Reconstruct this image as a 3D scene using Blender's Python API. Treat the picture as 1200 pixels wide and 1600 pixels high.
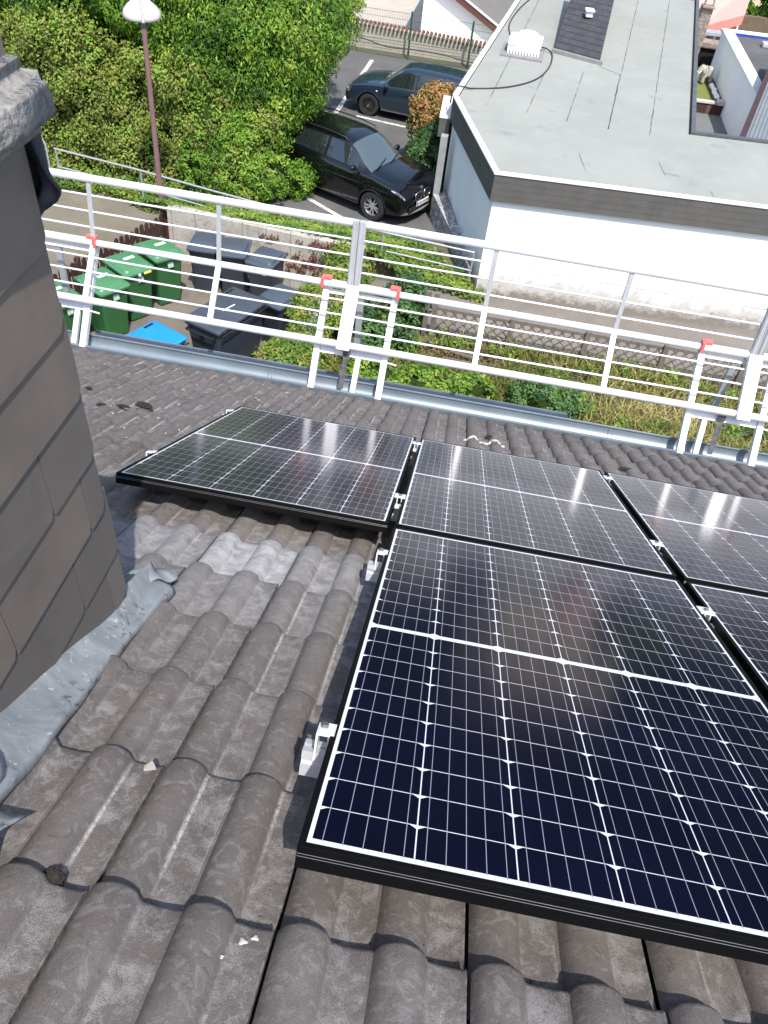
import bpy, bmesh, math, random
import numpy as np
from mathutils import Vector, Matrix

scene = bpy.context.scene
for _o in list(bpy.data.objects):
    bpy.data.objects.remove(_o)
COL = scene.collection
R = math.radians
rng = np.random.default_rng(7)
random.seed(7)

# ------------------------------------------------------------------ camera
CAM = Vector((0.0969, -0.4978, 1.2251))
cd = bpy.data.cameras.new("camera")
cam = bpy.data.objects.new("camera", cd)
COL.objects.link(cam)
rx = Vector((0.98213, 0.16231, 0.09524))
dn = Vector((0.18170, -0.68607, -0.70448))
fw = Vector((-0.04901, 0.70919, -0.70331))
mw = Matrix.Identity(4)
for i in range(3):
    mw[i][0] = rx[i]
    mw[i][1] = -dn[i]
    mw[i][2] = -fw[i]
    mw[i][3] = CAM[i]
cam.matrix_world = mw
cd.sensor_fit = 'VERTICAL'
cd.sensor_height = 36.0
cd.lens = 1260.37 / 1600 * 36.0
cd.clip_start = 0.05
cd.clip_end = 3000
scene.camera = cam

# ------------------------------------------------------------------ sky and sun
SUN = Vector((0.20, -0.47, 0.86)).normalized()
world = bpy.data.worlds.new("World")
scene.world = world
world.use_nodes = True
wn = world.node_tree
wn.nodes.clear()
sky = wn.nodes.new('ShaderNodeTexSky')
sky.sky_type = 'NISHITA'
sky.sun_disc = False
sky.sun_elevation = math.asin(SUN.z)
sky.sun_rotation = math.atan2(SUN.x, SUN.y)
sky.dust_density = 1.5
bg = wn.nodes.new('ShaderNodeBackground')
bg.inputs['Strength'].default_value = 0.15
wo = wn.nodes.new('ShaderNodeOutputWorld')
wn.links.new(sky.outputs[0], bg.inputs[0])
wn.links.new(bg.outputs[0], wo.inputs[0])
sd = bpy.data.lights.new("sun", 'SUN')
sd.energy = 3.1
sd.angle = R(0.55)
sd.color = (1.0, 0.955, 0.89)
so = bpy.data.objects.new("sun", sd)
so.rotation_euler = SUN.to_track_quat('Z', 'Y').to_euler()
so.location = (6, -6, 12)
COL.objects.link(so)
vs = scene.view_settings
vs.view_transform = 'Standard'
vs.look = 'None'
vs.exposure = 1.08
vs.gamma = 1.0

# ------------------------------------------------------------------ mesh helpers
class MB:
    def __init__(s):
        s.v = []; s.f = []; s.m = []
    def add(s, vv, ff, m=0):
        o = len(s.v)
        s.v.extend([tuple(p) for p in vv])
        s.f.extend([tuple(i + o for i in f) for f in ff])
        s.m.extend([m] * len(ff))
        return s
    def par(s, o, a, b, c, m=0):
        """parallelepiped from a corner and three edge vectors"""
        o, a, b, c = Vector(o), Vector(a), Vector(b), Vector(c)
        if a.cross(b).dot(c) < 0:
            a, b = b, a
        p = [o, o+a, o+a+b, o+b, o+c, o+a+c, o+a+b+c, o+b+c]
        return s.add(p, [(3,2,1,0),(4,5,6,7),(0,1,5,4),(1,2,6,5),(2,3,7,6),(3,0,4,7)], m)
    def box(s, c, d, m=0, rz=0.0):
        ca, sa = math.cos(rz), math.sin(rz)
        ax = Vector((ca, sa, 0))*d[0]; ay = Vector((-sa, ca, 0))*d[1]; az = Vector((0,0,d[2]))
        return s.par(Vector(c)-(ax+ay+az)/2, ax, ay, az, m)
    def beam(s, p0, p1, w, h, up=(0,0,1), m=0):
        p0, p1 = Vector(p0), Vector(p1)
        d = (p1-p0); u = Vector(up)
        sx = d.cross(u)
        if sx.length < 1e-6: sx = d.cross(Vector((1,0,0)))
        sx.normalize(); uy = sx.cross(d).normalized()
        return s.par(p0 - sx*w/2 - uy*h/2, sx*w, uy*h, d, m)
    def tube(s, pts, r, n=10, cap=True, m=0):
        pts = [Vector(p) for p in pts]
        rr = r if isinstance(r, (list, tuple)) else [r]*len(pts)
        rings = []; prev = None
        for i, p in enumerate(pts):
            t = (pts[min(i+1, len(pts)-1)] - pts[max(i-1, 0)]).normalized()
            if prev is None:
                a = t.cross(Vector((0,0,1)))
                if a.length < 1e-4: a = t.cross(Vector((1,0,0)))
            else:
                a = prev - t*prev.dot(t)
            a.normalize(); prev = a; b = t.cross(a)
            rings.append([p + a*math.cos(2*math.pi*k/n)*rr[i] + b*math.sin(2*math.pi*k/n)*rr[i] for k in range(n)])
        vv = [q for g in rings for q in g]; ff = []
        for i in range(len(pts)-1):
            for k in range(n):
                k2 = (k+1) % n
                ff.append((i*n+k, i*n+k2, (i+1)*n+k2, (i+1)*n+k))
        if cap:
            ff.append(tuple(range(n-1, -1, -1)))
            ff.append(tuple((len(pts)-1)*n + k for k in range(n)))
        return s.add(vv, ff, m)
    def lathe(s, prof, c=(0,0,0), n=24, m=0, axis='z'):
        vv = []; ff = []
        for (r, z) in prof:
            for k in range(n):
                t = 2*math.pi*k/n
                p = (r*math.cos(t), r*math.sin(t), z)
                if axis == 'y': p = (p[0], p[2], p[1])
                if axis == 'x': p = (p[2], p[0], p[1])
                vv.append((p[0]+c[0], p[1]+c[1], p[2]+c[2]))
        for i in range(len(prof)-1):
            for k in range(n):
                k2 = (k+1) % n
                ff.append((i*n+k, i*n+k2, (i+1)*n+k2, (i+1)*n+k))
        return s.add(vv, ff, m)
    def poly(s, pts, m=0):
        return s.add(pts, [tuple(range(len(pts)))], m)
    def prism(s, pts, z0, z1, m=0, mtop=None, msides=None):
        """vertical prism from a plan outline (counter-clockwise)"""
        n = len(pts)
        zz0 = z0 if isinstance(z0, (list, tuple)) else [z0]*n
        zz1 = z1 if isinstance(z1, (list, tuple)) else [z1]*n
        o = len(s.v)
        s.v.extend([(p[0], p[1], zz0[i]) for i, p in enumerate(pts)])
        s.v.extend([(p[0], p[1], zz1[i]) for i, p in enumerate(pts)])
        for i in range(n):
            j = (i+1) % n
            s.f.append((o+i, o+j, o+n+j, o+n+i)); s.m.append(m if msides is None else msides[i])
        s.f.append(tuple(o+n+i for i in range(n))); s.m.append(m if mtop is None else mtop)
        s.f.append(tuple(o+i for i in range(n-1, -1, -1))); s.m.append(m)
        return s
    def grid(s, fn, nu, nv, m=0, flip=False):
        o = len(s.v)
        for j in range(nv+1):
            for i in range(nu+1):
                s.v.append(tuple(fn(i/nu, j/nv)))
        for j in range(nv):
            for i in range(nu):
                a = o+j*(nu+1)+i
                q = (a, a+1, a+nu+2, a+nu+1)
                s.f.append(q[::-1] if flip else q); s.m.append(m)
        return s
    def build(s, name, mats, parent=None, smooth=None, bevel=0, local=False, solid=0, fix=False):
        me = bpy.data.meshes.new(name)
        off = Vector((0,0,0))
        if parent is not None and not local:
            p = parent
            while p.parent is not None: p = p.parent
            off = p.location.copy()
        vv = [(p[0]-off[0], p[1]-off[1], p[2]-off[2]) for p in s.v]
        me.from_pydata(vv, [], s.f)
        if not isinstance(mats, (list, tuple)): mats = [mats]
        for mm in mats: me.materials.append(mm)
        if len(mats) > 1: me.polygons.foreach_set('material_index', s.m)
        if fix:
            bm = bmesh.new(); bm.from_mesh(me)
            bmesh.ops.recalc_face_normals(bm, faces=bm.faces)
            bm.to_mesh(me); bm.free()
        me.update()
        ob = bpy.data.objects.new(name, me)
        COL.objects.link(ob)
        if smooth is not None:
            me.polygons.foreach_set('use_smooth', [True]*len(me.polygons))
            me.set_sharp_from_angle(angle=R(smooth))
        if solid:
            md = ob.modifiers.new('solid', 'SOLIDIFY'); md.thickness = solid; md.offset = 0
        if bevel:
            md = ob.modifiers.new('bevel', 'BEVEL'); md.width = bevel; md.segments = 2; md.limit_method = 'ANGLE'
        if parent is not None: ob.parent = parent
        return ob

def tag(o, label=None, cat=None, group=None, kind=None):
    if label: o['label'] = label
    if cat: o['category'] = cat
    if group: o['group'] = group
    if kind: o['kind'] = kind
    return o
def thing(name, label, cat, loc=(0,0,0), rz=0.0, group=None):
    o = bpy.data.objects.new(name, None); COL.objects.link(o)
    o.location = loc; o.rotation_euler = (0,0,rz); o.empty_display_size = 0.2
    return tag(o, label, cat, group)
def copy_tree(o, parent=None):
    c = o.copy(); COL.objects.link(c)
    if parent is not None: c.parent = parent
    for ch in [x for x in bpy.data.objects if x.parent == o]:
        copy_tree(ch, c)
    return c

# ------------------------------------------------------------------ material helpers
class NT:
    def __init__(s, name):
        s.mat = bpy.data.materials.new(name); s.mat.use_nodes = True
        s.t = s.mat.node_tree; s.n = s.t.nodes; s.l = s.t.links
        s.bsdf = s.n['Principled BSDF']; s.out = s.n['Material Output']
        s.tc = s.n.new('ShaderNodeTexCoord')
    def lk(s, a, b): s.l.new(a, b)
    def val(s, sock, x):
        if hasattr(x, 'is_linked') or hasattr(x, 'links'): s.lk(x, sock)
        else: sock.default_value = x
    def co(s, scale=None, which='Object'):
        o = s.tc.outputs[which]
        if scale is None: return o
        mp = s.n.new('ShaderNodeMapping'); s.lk(o, mp.inputs[0]); mp.inputs['Scale'].default_value = scale
        return mp.outputs[0]
    def noise(s, scale=5, detail=4, rough=.55, co=None, dist=0.0):
        t = s.n.new('ShaderNodeTexNoise'); s.lk(co or s.co(), t.inputs['Vector'])
        t.inputs['Scale'].default_value = scale; t.inputs['Detail'].default_value = detail
        t.inputs['Roughness'].default_value = rough; t.inputs['Distortion'].default_value = dist
        return t.outputs['Fac']
    def voro(s, scale=5, co=None, out='Color', feat='F1'):
        t = s.n.new('ShaderNodeTexVoronoi'); s.lk(co or s.co(), t.inputs['Vector']); t.feature = feat
        t.inputs['Scale'].default_value = scale
        return t.outputs[out]
    def ramp(s, fac, stops, interp='LINEAR'):
        r = s.n.new('ShaderNodeValToRGB'); s.lk(fac, r.inputs[0]); r.color_ramp.interpolation = interp
        el = r.color_ramp.elements
        while len(el) < len(stops): el.new(.5)
        for e, (p, c) in zip(el, stops):
            e.position = p; e.color = (c, c, c, 1) if isinstance(c, (int, float)) else (*c, 1)
        return r.outputs[0]
    def mix(s, fac, a, b, mode='MIX'):
        m = s.n.new('ShaderNodeMix'); m.data_type = 'RGBA'; m.blend_type = mode
        s.val(m.inputs[0], fac)
        for sock, x in ((m.inputs[6], a), (m.inputs[7], b)):
            if isinstance(x, tuple): sock.default_value = (*x, 1)
            else: s.lk(x, sock)
        return m.outputs[2]
    def math(s, op, a, b=None, clamp=False):
        m = s.n.new('ShaderNodeMath'); m.operation = op; m.use_clamp = clamp
        s.val(m.inputs[0], a)
        if b is not None: s.val(m.inputs[1], b)
        return m.outputs[0]
    def sep(s, v):
        x = s.n.new('ShaderNodeSeparateXYZ'); s.lk(v, x.inputs[0]); return x.outputs
    def attr(s, name):
        a = s.n.new('ShaderNodeAttribute'); a.attribute_name = name; return a
    def bump(s, h, strength=.3, dist=.01):
        b = s.n.new('ShaderNodeBump'); b.inputs['Strength'].default_value = strength
        b.inputs['Distance'].default_value = dist; s.lk(h, b.inputs['Height'])
        s.lk(b.outputs[0], s.bsdf.inputs['Normal']); return b
    def set(s, **k):
        names = dict(color='Base Color', rough='Roughness', metal='Metallic', spec='Specular IOR Level', coat='Coat Weight',
                     coatr='Coat Roughness', coatior='Coat IOR', ior='IOR', trans='Transmission Weight', alpha='Alpha')
        for kk, v in k.items():
            sock = s.bsdf.inputs[names[kk]]
            if isinstance(v, tuple): sock.default_value = (*v, 1)
            else: s.val(sock, v)
        return s

def M(name, c1, c2=None, scale=4.0, rough=.6, bump=0.0, bscale=60, bdist=.004, detail=5, **k):
    n = NT(name)
    if c2 is None: c2 = tuple(x*.8 for x in c1)
    f = n.noise(scale, detail, .6)
    n.set(color=n.ramp(f, [(.3, c1), (.7, c2)]), rough=rough, **k)
    if bump: n.bump(n.noise(bscale, 4), bump, bdist)
    return n.mat

ALU = M('aluminium_white', (.78,.78,.79), (.70,.70,.72), 3, .42, metal=.25)
ALUG = M('aluminium_grey', (.60,.61,.63), (.50,.51,.53), 6, .42, metal=.45)
STEEL = M('galvanised_steel', (.46,.48,.50), (.38,.40,.42), 12, .45, metal=.5)
ZINC = None
BLACKP = M('black_plastic', (.012,.012,.013), (.018,.018,.02), 8, .45)
RUBBER = M('rubber', (.016,.016,.017), (.022,.022,.022), 10, .8)
RED = M('red_plastic', (.70,.15,.14), (.62,.12,.11), 6, .4)
DARKIN = M('dark_cavity', (.004,.004,.004), (.006,.006,.006), 5, .9)
WHITEP = M('white_plastic', (.80,.80,.79), (.74,.74,.73), 5, .4)
STICK = M('white_sticker', (.82,.82,.80), (.72,.74,.72), 20, .5)

# ------------------------------------------------------------------ roof frame: u along the eave, v down the slope, n outward
AL = 0.49572326
CA, SA = math.cos(AL), math.sin(AL)
def RP(u, v, n): return Vector((u, v*CA + n*SA, -v*SA + n*CA))
RU, RV, RN = Vector((1,0,0)), Vector((0,CA,-SA)), Vector((0,SA,CA))
GZ = -7.7

# ================================================================== OUR HOUSE
def tile_material():
    n = NT('concrete_tile')
    a = n.attr('tile')
    sc = n.n.new('ShaderNodeSeparateColor'); n.lk(a.outputs['Color'], sc.inputs[0])
    sfr, along, rnd = sc.outputs[0], sc.outputs[1], sc.outputs[2]
    sun_tone_mask = a.outputs['Alpha']
    big = n.noise(3.2, 5, .6)
    mid = n.noise(22, 6, .65, dist=.4)
    fine = n.noise(420, 2, .7)
    c = n.mix(n.ramp(big, [(.3, 0.), (.7, 1.)]), (.076,.063,.057), (.118,.102,.094))
    c = n.mix(n.math('MULTIPLY', rnd, .55), c, (.145,.129,.121))
    c = n.mix(n.ramp(n.noise(26, 7, .7, dist=1.6), [(.53, 0.), (.60, .42)]), c, (.215,.203,.198))          # rubbed, scuffed patches
    c = n.mix(n.ramp(n.noise(9, 5, .7, dist=1.2), [(.55, 0.), (.75, .45)]), c, (.062,.053,.048))
    c = n.mix(n.ramp(n.noise(17, 7, .72, dist=2.2), [(.57, 0.), (.63, .5)]), c, (.060,.052,.048))
    gr = n.ramp(n.noise(520, 2, .75), [(.28, .72), (.5, 1.), (.74, 1.36)])
    c = n.mix(1.0, c, gr, 'MULTIPLY')
    # pale lime grains caught in the pan and along the foot of every roll
    grain = n.ramp(n.math('MULTIPLY', n.noise(650, 2, .7), n.ramp(mid, [(.35, .55), (.65, 1.1)])), [(.44, 0.), (.53, .85)])
    pan = n.ramp(sfr, [(.52, .12), (.60, .7), (.95, .5), (1., .1)])
    c = n.mix(n.math('MULTIPLY', grain, pan), c, (.31,.30,.295))
    line = n.ramp(sfr, [(.540, 0.), (.560, 1.), (.580, 1.), (.605, 0.)])
    line = n.math('MULTIPLY', line, n.ramp(n.noise(120, 5, .75), [(.36, 0.), (.56, .95)]))
    line = n.math('MULTIPLY', line, n.ramp(n.noise(2.1, 2), [(.46, .10), (.64, 1.)]))
    c = n.mix(line, c, (.40,.375,.35))
    line2 = n.ramp(sfr, [(.93, 0.), (.965, .8), (.985, .8), (1., .2)])
    line2 = n.math('MULTIPLY', line2, n.ramp(n.noise(70, 4, .7), [(.46, 0.), (.6, .8)]))
    c = n.mix(line2, c, (.33,.32,.31))
    c = n.mix(n.math('MULTIPLY', sun_tone_mask, n.ramp(mid, [(.3, .35), (.6, 1.)])), c, (.42,.41,.405))  # painted sun patch, broken up by noise, plus random pale tiles
    drops = n.ramp(n.voro(7.5, out='Distance'), [(.0, 1.), (.045, 1.), (.06, 0.)], 'LINEAR')
    drops = n.math('MULTIPLY', drops, n.ramp(n.noise(1.1, 2), [(.54, 0.), (.58, 1.)]))
    c = n.mix(drops, c, (.62,.61,.58))
    yl = n.ramp(n.noise(42, 5, .75), [(.58, 0.), (.64, .55)])
    yl = n.math('MULTIPLY', yl, n.ramp(n.noise(2.6, 3), [(.60, 0.), (.68, 1.)]))
    c = n.mix(yl, c, (.30,.285,.20))
    n.set(color=c, rough=.82, spec=.35)
    h = n.math('ADD', n.math('MULTIPLY', fine, .5), n.math('MULTIPLY', n.noise(70, 5), .8))
    n.bump(h, .32, .004)
    return n.mat
TILE = tile_material()

def zinc_material():
    n = NT('zinc_sheet')
    b = n.noise(6, 6, .65, dist=.8)
    c = n.ramp(b, [(.30, (.19,.20,.205)), (.5, (.28,.295,.305)), (.66, (.38,.40,.41)), (.8, (.47,.485,.49))])
    spot = n.ramp(n.noise(38, 5, .7, dist=.5), [(.54, 0.), (.57, 1.)])
    spot = n.math('MULTIPLY', spot, n.ramp(n.noise(7, 3), [(.5, 0.), (.58, .9)]))
    c = n.mix(spot, c, (.12,.105,.11))
    sp2 = n.ramp(n.noise(60, 4, .7, dist=.5), [(.63, 0.), (.66, 1.)])
    c = n.mix(n.math('MULTIPLY', sp2, .8), c, (.58,.61,.63))
    n.set(color=c, rough=n.ramp(b, [(.3, .5), (.7, .36)]), metal=.35)
    n.bump(n.noise(14, 4, .6, dist=.6), .35, .01)
    return n.mat
ZINC = zinc_material()
ZINCG = M('zinc_gutter', (.150,.185,.215), (.20,.24,.27), 3.0, .42, metal=.3)
PLASTER = M('house_plaster', (.62,.60,.55), (.54,.52,.48), 2.0, .9, bump=.3, bscale=90)

house = thing('tiled_house', 'house under the camera with dark brown concrete tile roof and zinc gutter', 'house', (0, 2, GZ))

def roof_tiles():
    per = .149
    prof = []
    for q in range(10):
        s_ = .084*q/9
        prof.append((s_, .0265*max(0.0, math.sin(math.pi*q/9))**.52))
    for q in range(1, 6):
        s_ = .084 + (per-.084)*q/6
        prof.append((s_, -.0025*math.sin(math.pi*q/6)))
    two = prof + [(s_+per, h) for s_, h in prof] + [(2*per-.0062, .001)]
    rows = [(0.0, -.021), (-.0015, -.009), (.003, -.0035), (.012, 0.0), (.06, 0.0), (.14, 0.0), (.24, 0.0), (.34, 0.0), (.40, 0.0)]
    nS, nR = len(two), len(rows)
    V = []; F = []; A = []
    for k in range(-4, 17):
        vb = -.02 + .332*k
        for c in range(-23, 16):
            u0 = -.008 + .298*c
            r1, r2 = random.random(), random.random()
            dn_, dv_, tw = random.uniform(-.0025,.0025), random.uniform(-.005,.005), random.uniform(-.004,.004)
            sun_tone = math.exp(-(((u0+.15)+.42)/.34)**2 - ((vb-.17)-1.46)**2/.075) * (.55+.6*r2)  # soft patch of sunlight put into the tile colour
            sun_tone += .10*max(0, r2-.75)  # a few tiles paler at random
            o = len(V)
            for (t, dz) in rows:
                for (s_, h) in two:
                    n_ = -.1335 + h*(1 if t > -.0005 else .97) + dz + dn_ - .028*max(t, 0)/.332 + tw*(s_/.298-.5)
                    V.append(RP(u0+.0018+s_, vb - t + dv_, n_))
                    A.append(((s_ % per)/per, max(t, 0)/.332, r1, min(1, sun_tone)))
            for j in range(nR-1):
                for i in range(nS-1):
                    a = o+j*nS+i
                    F.append((a, a+1, a+nS+1, a+nS))
            # side edge at the joint
            for j in range(1, nR-1):
                a = o+j*nS+nS-1; b = a+nS
                q = len(V)
                V.append(V[a]-RN*.03); V.append(V[b]-RN*.03); A.append(A[a]); A.append(A[b])
                F.append((a, q, q+1, b))
    return V, F, A
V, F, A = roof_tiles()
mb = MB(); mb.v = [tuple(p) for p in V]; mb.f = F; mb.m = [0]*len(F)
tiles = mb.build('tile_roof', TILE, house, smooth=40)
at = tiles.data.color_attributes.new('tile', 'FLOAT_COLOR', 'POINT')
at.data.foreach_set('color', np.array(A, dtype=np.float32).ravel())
# boarding under the tiles, walls, far slope
mb = MB()
mb.par(RP(-7.0, -1.45, -.24), RU*11.6, RV*6.72, RN*.05)
rg = RP(0, -1.45, -.19)
mb.par((-7.0, rg.y, rg.z-.05), (11.6,0,0), (0,-5.2,-2.8), (0,0,.05))
mb.build('roof_boarding', M('roof_boarding', (.03,.026,.024)), house)
mb = MB()
mb.prism([(-6.8,-5.0),(4.4,-5.0),(4.4,4.2),(-6.8,4.2)], GZ, -2.9)
mb.build('wall', PLASTER, house)
mb = MB()
def arcp(r, y, z): return [(y + r*math.cos(t), z + r*math.sin(t)) for t in np.linspace(math.pi, 2*math.pi, 13)]
gp = arcp(.078, 4.705, -2.635); gi = arcp(.075, 4.705, -2.635)
gp = gp + [(4.785, -2.622), (4.776, -2.617)]
segs = [-7.0, -4.2, -1.32, 1.45, 4.6]
for x0, x1 in zip(segs[:-1], segs[1:]):
    mb.grid(lambda a, b: (x0 + .002 + (x1-x0-.004)*a, gp[min(int(b*(len(gp)-1)+.5), len(gp)-1)][0], gp[min(int(b*(len(gp)-1)+.5), len(gp)-1)][1]), 1, len(gp)-1)
    mb.tube([(x1-.03, y_, z_) for y_, z_ in gp[0:1]] + [(x1-.03, y_, z_) for y_, z_ in gp[1:13]], .006, 6)
mb.tube([(-7.0, 4.785, -2.622), (4.6, 4.785, -2.622)], .009, 8)
mb.par((-7.0, 4.60, -2.66), (11.6,0,0), (0,.022,0), (0,0,.05))
mb.build('gutter', ZINCG, house, smooth=40)
mb = MB()
mb.prism([(-3.15,4.80),(1.13,4.80),(1.13,5.09),(-2.90,5.09)], -2.86, -2.79)
mb.par((-2.95,5.075,-2.79), (4.08,0,0), (0,.012,0), (0,0,.010))
mb.build('metal_ledge', M('ledge_metal', (.14,.165,.19), (.20,.225,.25), 5, .38, metal=.3, bump=.1, bscale=8), house)
mb = MB()
pts = []
for q in range(46):
    u_ = .27 + .27*q/45
    s_ = (u_ + .008) % .149
    h = .033*max(0, math.sin(math.pi*s_/.072))**.72 if s_ < .072 else 0
    pts.append(RP(u_, 4.32+.012*math.sin(q*.7)+.02*(q/45-.5), -.130 + h - .002))
mb.tube(pts, [.007+.003*math.sin(q*1.9)**2 for q in range(46)], 6)
mb.build('mortar_seam', M('pale_mortar', (.50,.45,.40), (.40,.36,.32), 40, .9, bump=.5), house, smooth=60)

# ------------------------------------------------------------------ chimney
def slate_material():
    n = NT('cladding_slate')
    a = n.attr('slate')
    sc = n.n.new('ShaderNodeSeparateColor'); n.lk(a.outputs['Color'], sc.inputs[0])
    c = n.mix(sc.outputs[0], (.104,.094,.087), (.165,.131,.106))
    c = n.mix(n.math('MULTIPLY', sc.outputs[1], .6), c, (.165,.138,.118))
    c = n.mix(n.ramp(n.noise(5, 5, .6, dist=.5), [(.4, 0.), (.72, .55)]), c, (.086,.074,.067))
    c = n.mix(n.ramp(n.noise(60, 4, .7), [(.66, 0.), (.72, .35)]), c, (.20,.19,.18))
    n.set(color=c, rough=.62, spec=.4)
    n.bump(n.noise(60, 5, .6), .12, .003)
    return n.mat
SLATE = slate_material()
CONC = M('weathered_concrete', (.30,.285,.26), (.14,.13,.12), 26, .92, bump=.9, bscale=45, bdist=.012, detail=8)
chim = thing('chimney', 'slate clad chimney with rough concrete cap rising through the tile roof', 'chimney', (-1.0, .25, -.4))
CX, CYE = -.63, .690
mb = MB(); AT = []
def slate(face, a0, a1, z0, z1, clip, col, out):
    """one slate: bottom edge stands proud, top edge tucked under; a along the face"""
    pts = [(a0, z1, 0.0), (a0, z0, out), (a1-clip, z0, out), (a1, z0+clip*1.3, out*.8), (a1, z1, 0.0)]
    o = len(mb.v); P = []
    for th in (.0, .006):
        for (a_, z_, d) in pts:
            if face == 'x': P.append((CX + d + th, a_, z_))
            else: P.append((a_, CYE + d + th, z_))
    n_ = 5
    ff = [tuple(range(n_, 2*n_))[::-1] if face == 'x' else tuple(range(n_, 2*n_))]
    for i in range(n_):
        j = (i+1) % n_
        ff.append((i, j, n_+j, n_+i))
    mb.add(P, ff); AT.extend([col]*len(P))
for k in range(-6, 4):
    z0 = .197 + .16*k; z1 = z0 + .205
    off = -.012 if k % 2 else .135
    y1 = CYE + .012 + (.03 if z0 < -.25 else .012*(z0 < .2))
    edges = []
    y = y1
    first = .075 if k % 2 == 0 else .19
    if z0 > .1: first = .30 if k % 2 else .42
    while y > -.25:
        w = first if y == y1 else (.62 if z0 > -.1 else .34)
        edges.append((y-w, y)); y -= w
    for i, (a0, a1) in enumerate(edges):
        brown = 1.0 if (z0 > .15 or (i > 0 and random.random() < .8)) else 0.0
        if z0 < -.15 and i < 2: brown = .15
        slate('x', a0+.002, a1-.001, z0, z1, .018 if i == 0 else .014, (brown*random.uniform(.75,1), random.random()*.8, 0, 1), .0065)
for k in range(-7, 4):
    z0 = .197 + .16*k; z1 = z0 + .2
    x = -1.42 - (.12 if k % 2 else 0)
    while x < CX - .05:
        slate('y', max(x, -1.42)+.002, min(x+.29, CX+.004), z0, z1, .03, (random.random(), random.random(), 0, 1), .011)
        x += .29
o = len(mb.v)
mb.box(((CX-1.42)/2-.003, .22, -.15), (1.42+CX-.008, .93, 1.72)); AT.extend([(.5,.2,0,1)]*(len(mb.v)-o))
ob = mb.build('slate_cladding', SLATE, chim, fix=True)
at = ob.data.color_attributes.new('slate', 'FLOAT_COLOR', 'POINT')
at.data.foreach_set('color', np.array(AT, dtype=np.float32).ravel())
# concrete cap
bm = bmesh.new()
bmesh.ops.create_cube(bm, size=1)
for v in bm.verts: v.co = Vector((-1.025 + v.co.x*.92, .22 + v.co.y*1.04, .765 + v.co.z*.105))
bmesh.ops.bevel(bm, geom=[e for e in bm.edges], offset=.03, segments=3, affect='EDGES')
bmesh.ops.subdivide_edges(bm, edges=bm.edges[:], cuts=5, use_grid_fill=True)
from mathutils import noise as mnoise
for v in bm.verts:
    p = v.co*16; q = v.co*5
    v.co += Vector((mnoise.noise(p), mnoise.noise(p+Vector((9,0,0))), mnoise.noise(p+Vector((0,9,0)))*.6))*.010 + Vector((mnoise.noise(q), mnoise.noise(q+Vector((5,0,0))), 0))*.012
me = bpy.data.meshes.new('cap'); 
for v in bm.verts: v.co -= chim.location
bm.to_mesh(me); bm.free(); me.materials.append(CONC)
me.polygons.foreach_set('use_smooth', [True]*len(me.polygons))
cap = bpy.data.objects.new('cap', me); COL.objects.link(cap); cap.parent = chim
mb = MB()
hood = [(-1.30,.800),(-1.26,.86),(-1.10,.905),(-.88,.91),(-.71,.885),(-.655,.85),(-.645,.800)]
mb.grid(lambda a, b: (hood[min(int(a*6+.5),6)][0], -.15 + .70*b + .03*math.sin(b*3), hood[min(int(a*6+.5),6)][1] - .02*(b > .97)), 6, 14, flip=True)
o = len(mb.v)
mb.add([(x, .578, z) for x, z in hood], [tuple(range(7))])
mb.build('clay_hood', M('clay_hood', (.115,.083,.080), (.085,.062,.060), 9, .7, bump=.3), chim, smooth=60, solid=.02)
# zinc flashing along the chimney foot
def fl(a, b):
    v_ = -.05 + 1.12*a
    wob = .012*math.sin(v_*9) + .008*math.sin(v_*23+1)
    u_ = -.64 + b*(.108 + .010*math.sin(v_*5+1) - .028*a*a)
    nz = -.078 - .03*b + (.035*(1-b)**3) + .004*math.sin(v_*31+b*4)*b + .003*math.sin(v_*13+b*9)
    if b > .93: nz -= .012
    return RP(u_, v_, nz)
mb = MB(); mb.grid(fl, 60, 12)
mb.grid(lambda a, b: RP(-.70 + .085*a + .05*b, 1.02 + .10*b - .02*a, -.085 + .022*math.sin(a*3.1)*(1-b*.3) + .012*math.sin(b*6)), 10, 8)
mb.grid(lambda a, b: RP(-.655 + .10*a + .02*math.sin(b*9), .13 - .20*b + .03*a, -.052 - .035*a*a + .03*math.sin(b*5+a*2)*(1-a) + .012*math.sin(a*9+b*7)), 14, 14)
mb.grid(lambda a, b: RP(-.66 + .20*a - .015*math.sin(b*7), .02 - .30*b + .05*a, -.075 - .025*a + .010*math.sin(b*8+a*5)), 14, 14)
mb.build('flashing', ZINC, chim, smooth=80, solid=.003)

# dark cloth hanging below the cap
mb = MB()
sil = [(0.0, -.655, -.600), (.15, -.655, -.592), (.35, -.65, -.588), (.5, -.652, -.580), (.62, -.66, -.590), (.8, -.668, -.632), (1., -.675, -.660)]
def cl(a, b):
    xr = np.interp(b, [s_[0] for s_ in sil], [s_[2] for s_ in sil])
    x = -.81 + (xr + .80)*a
    z = .70 - .205*b - .03*math.sin(a*5)*b
    y = .735 + .022*math.sin(a*17 + b*2.2) + .012*math.sin(a*31 - b*5) + .03*b*(1-b)
    return (x, y, z)
mb.grid(cl, 60, 30)
cloth = mb.build('dark_cloth', M('navy_cloth', (.022,.024,.032), (.05,.052,.062), 30, .95, bump=.5, bscale=300, bdist=.002), None, smooth=80, solid=.006)
tag(cloth, 'dark navy cloth hanging under the concrete cap of the chimney', 'cloth')

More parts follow.
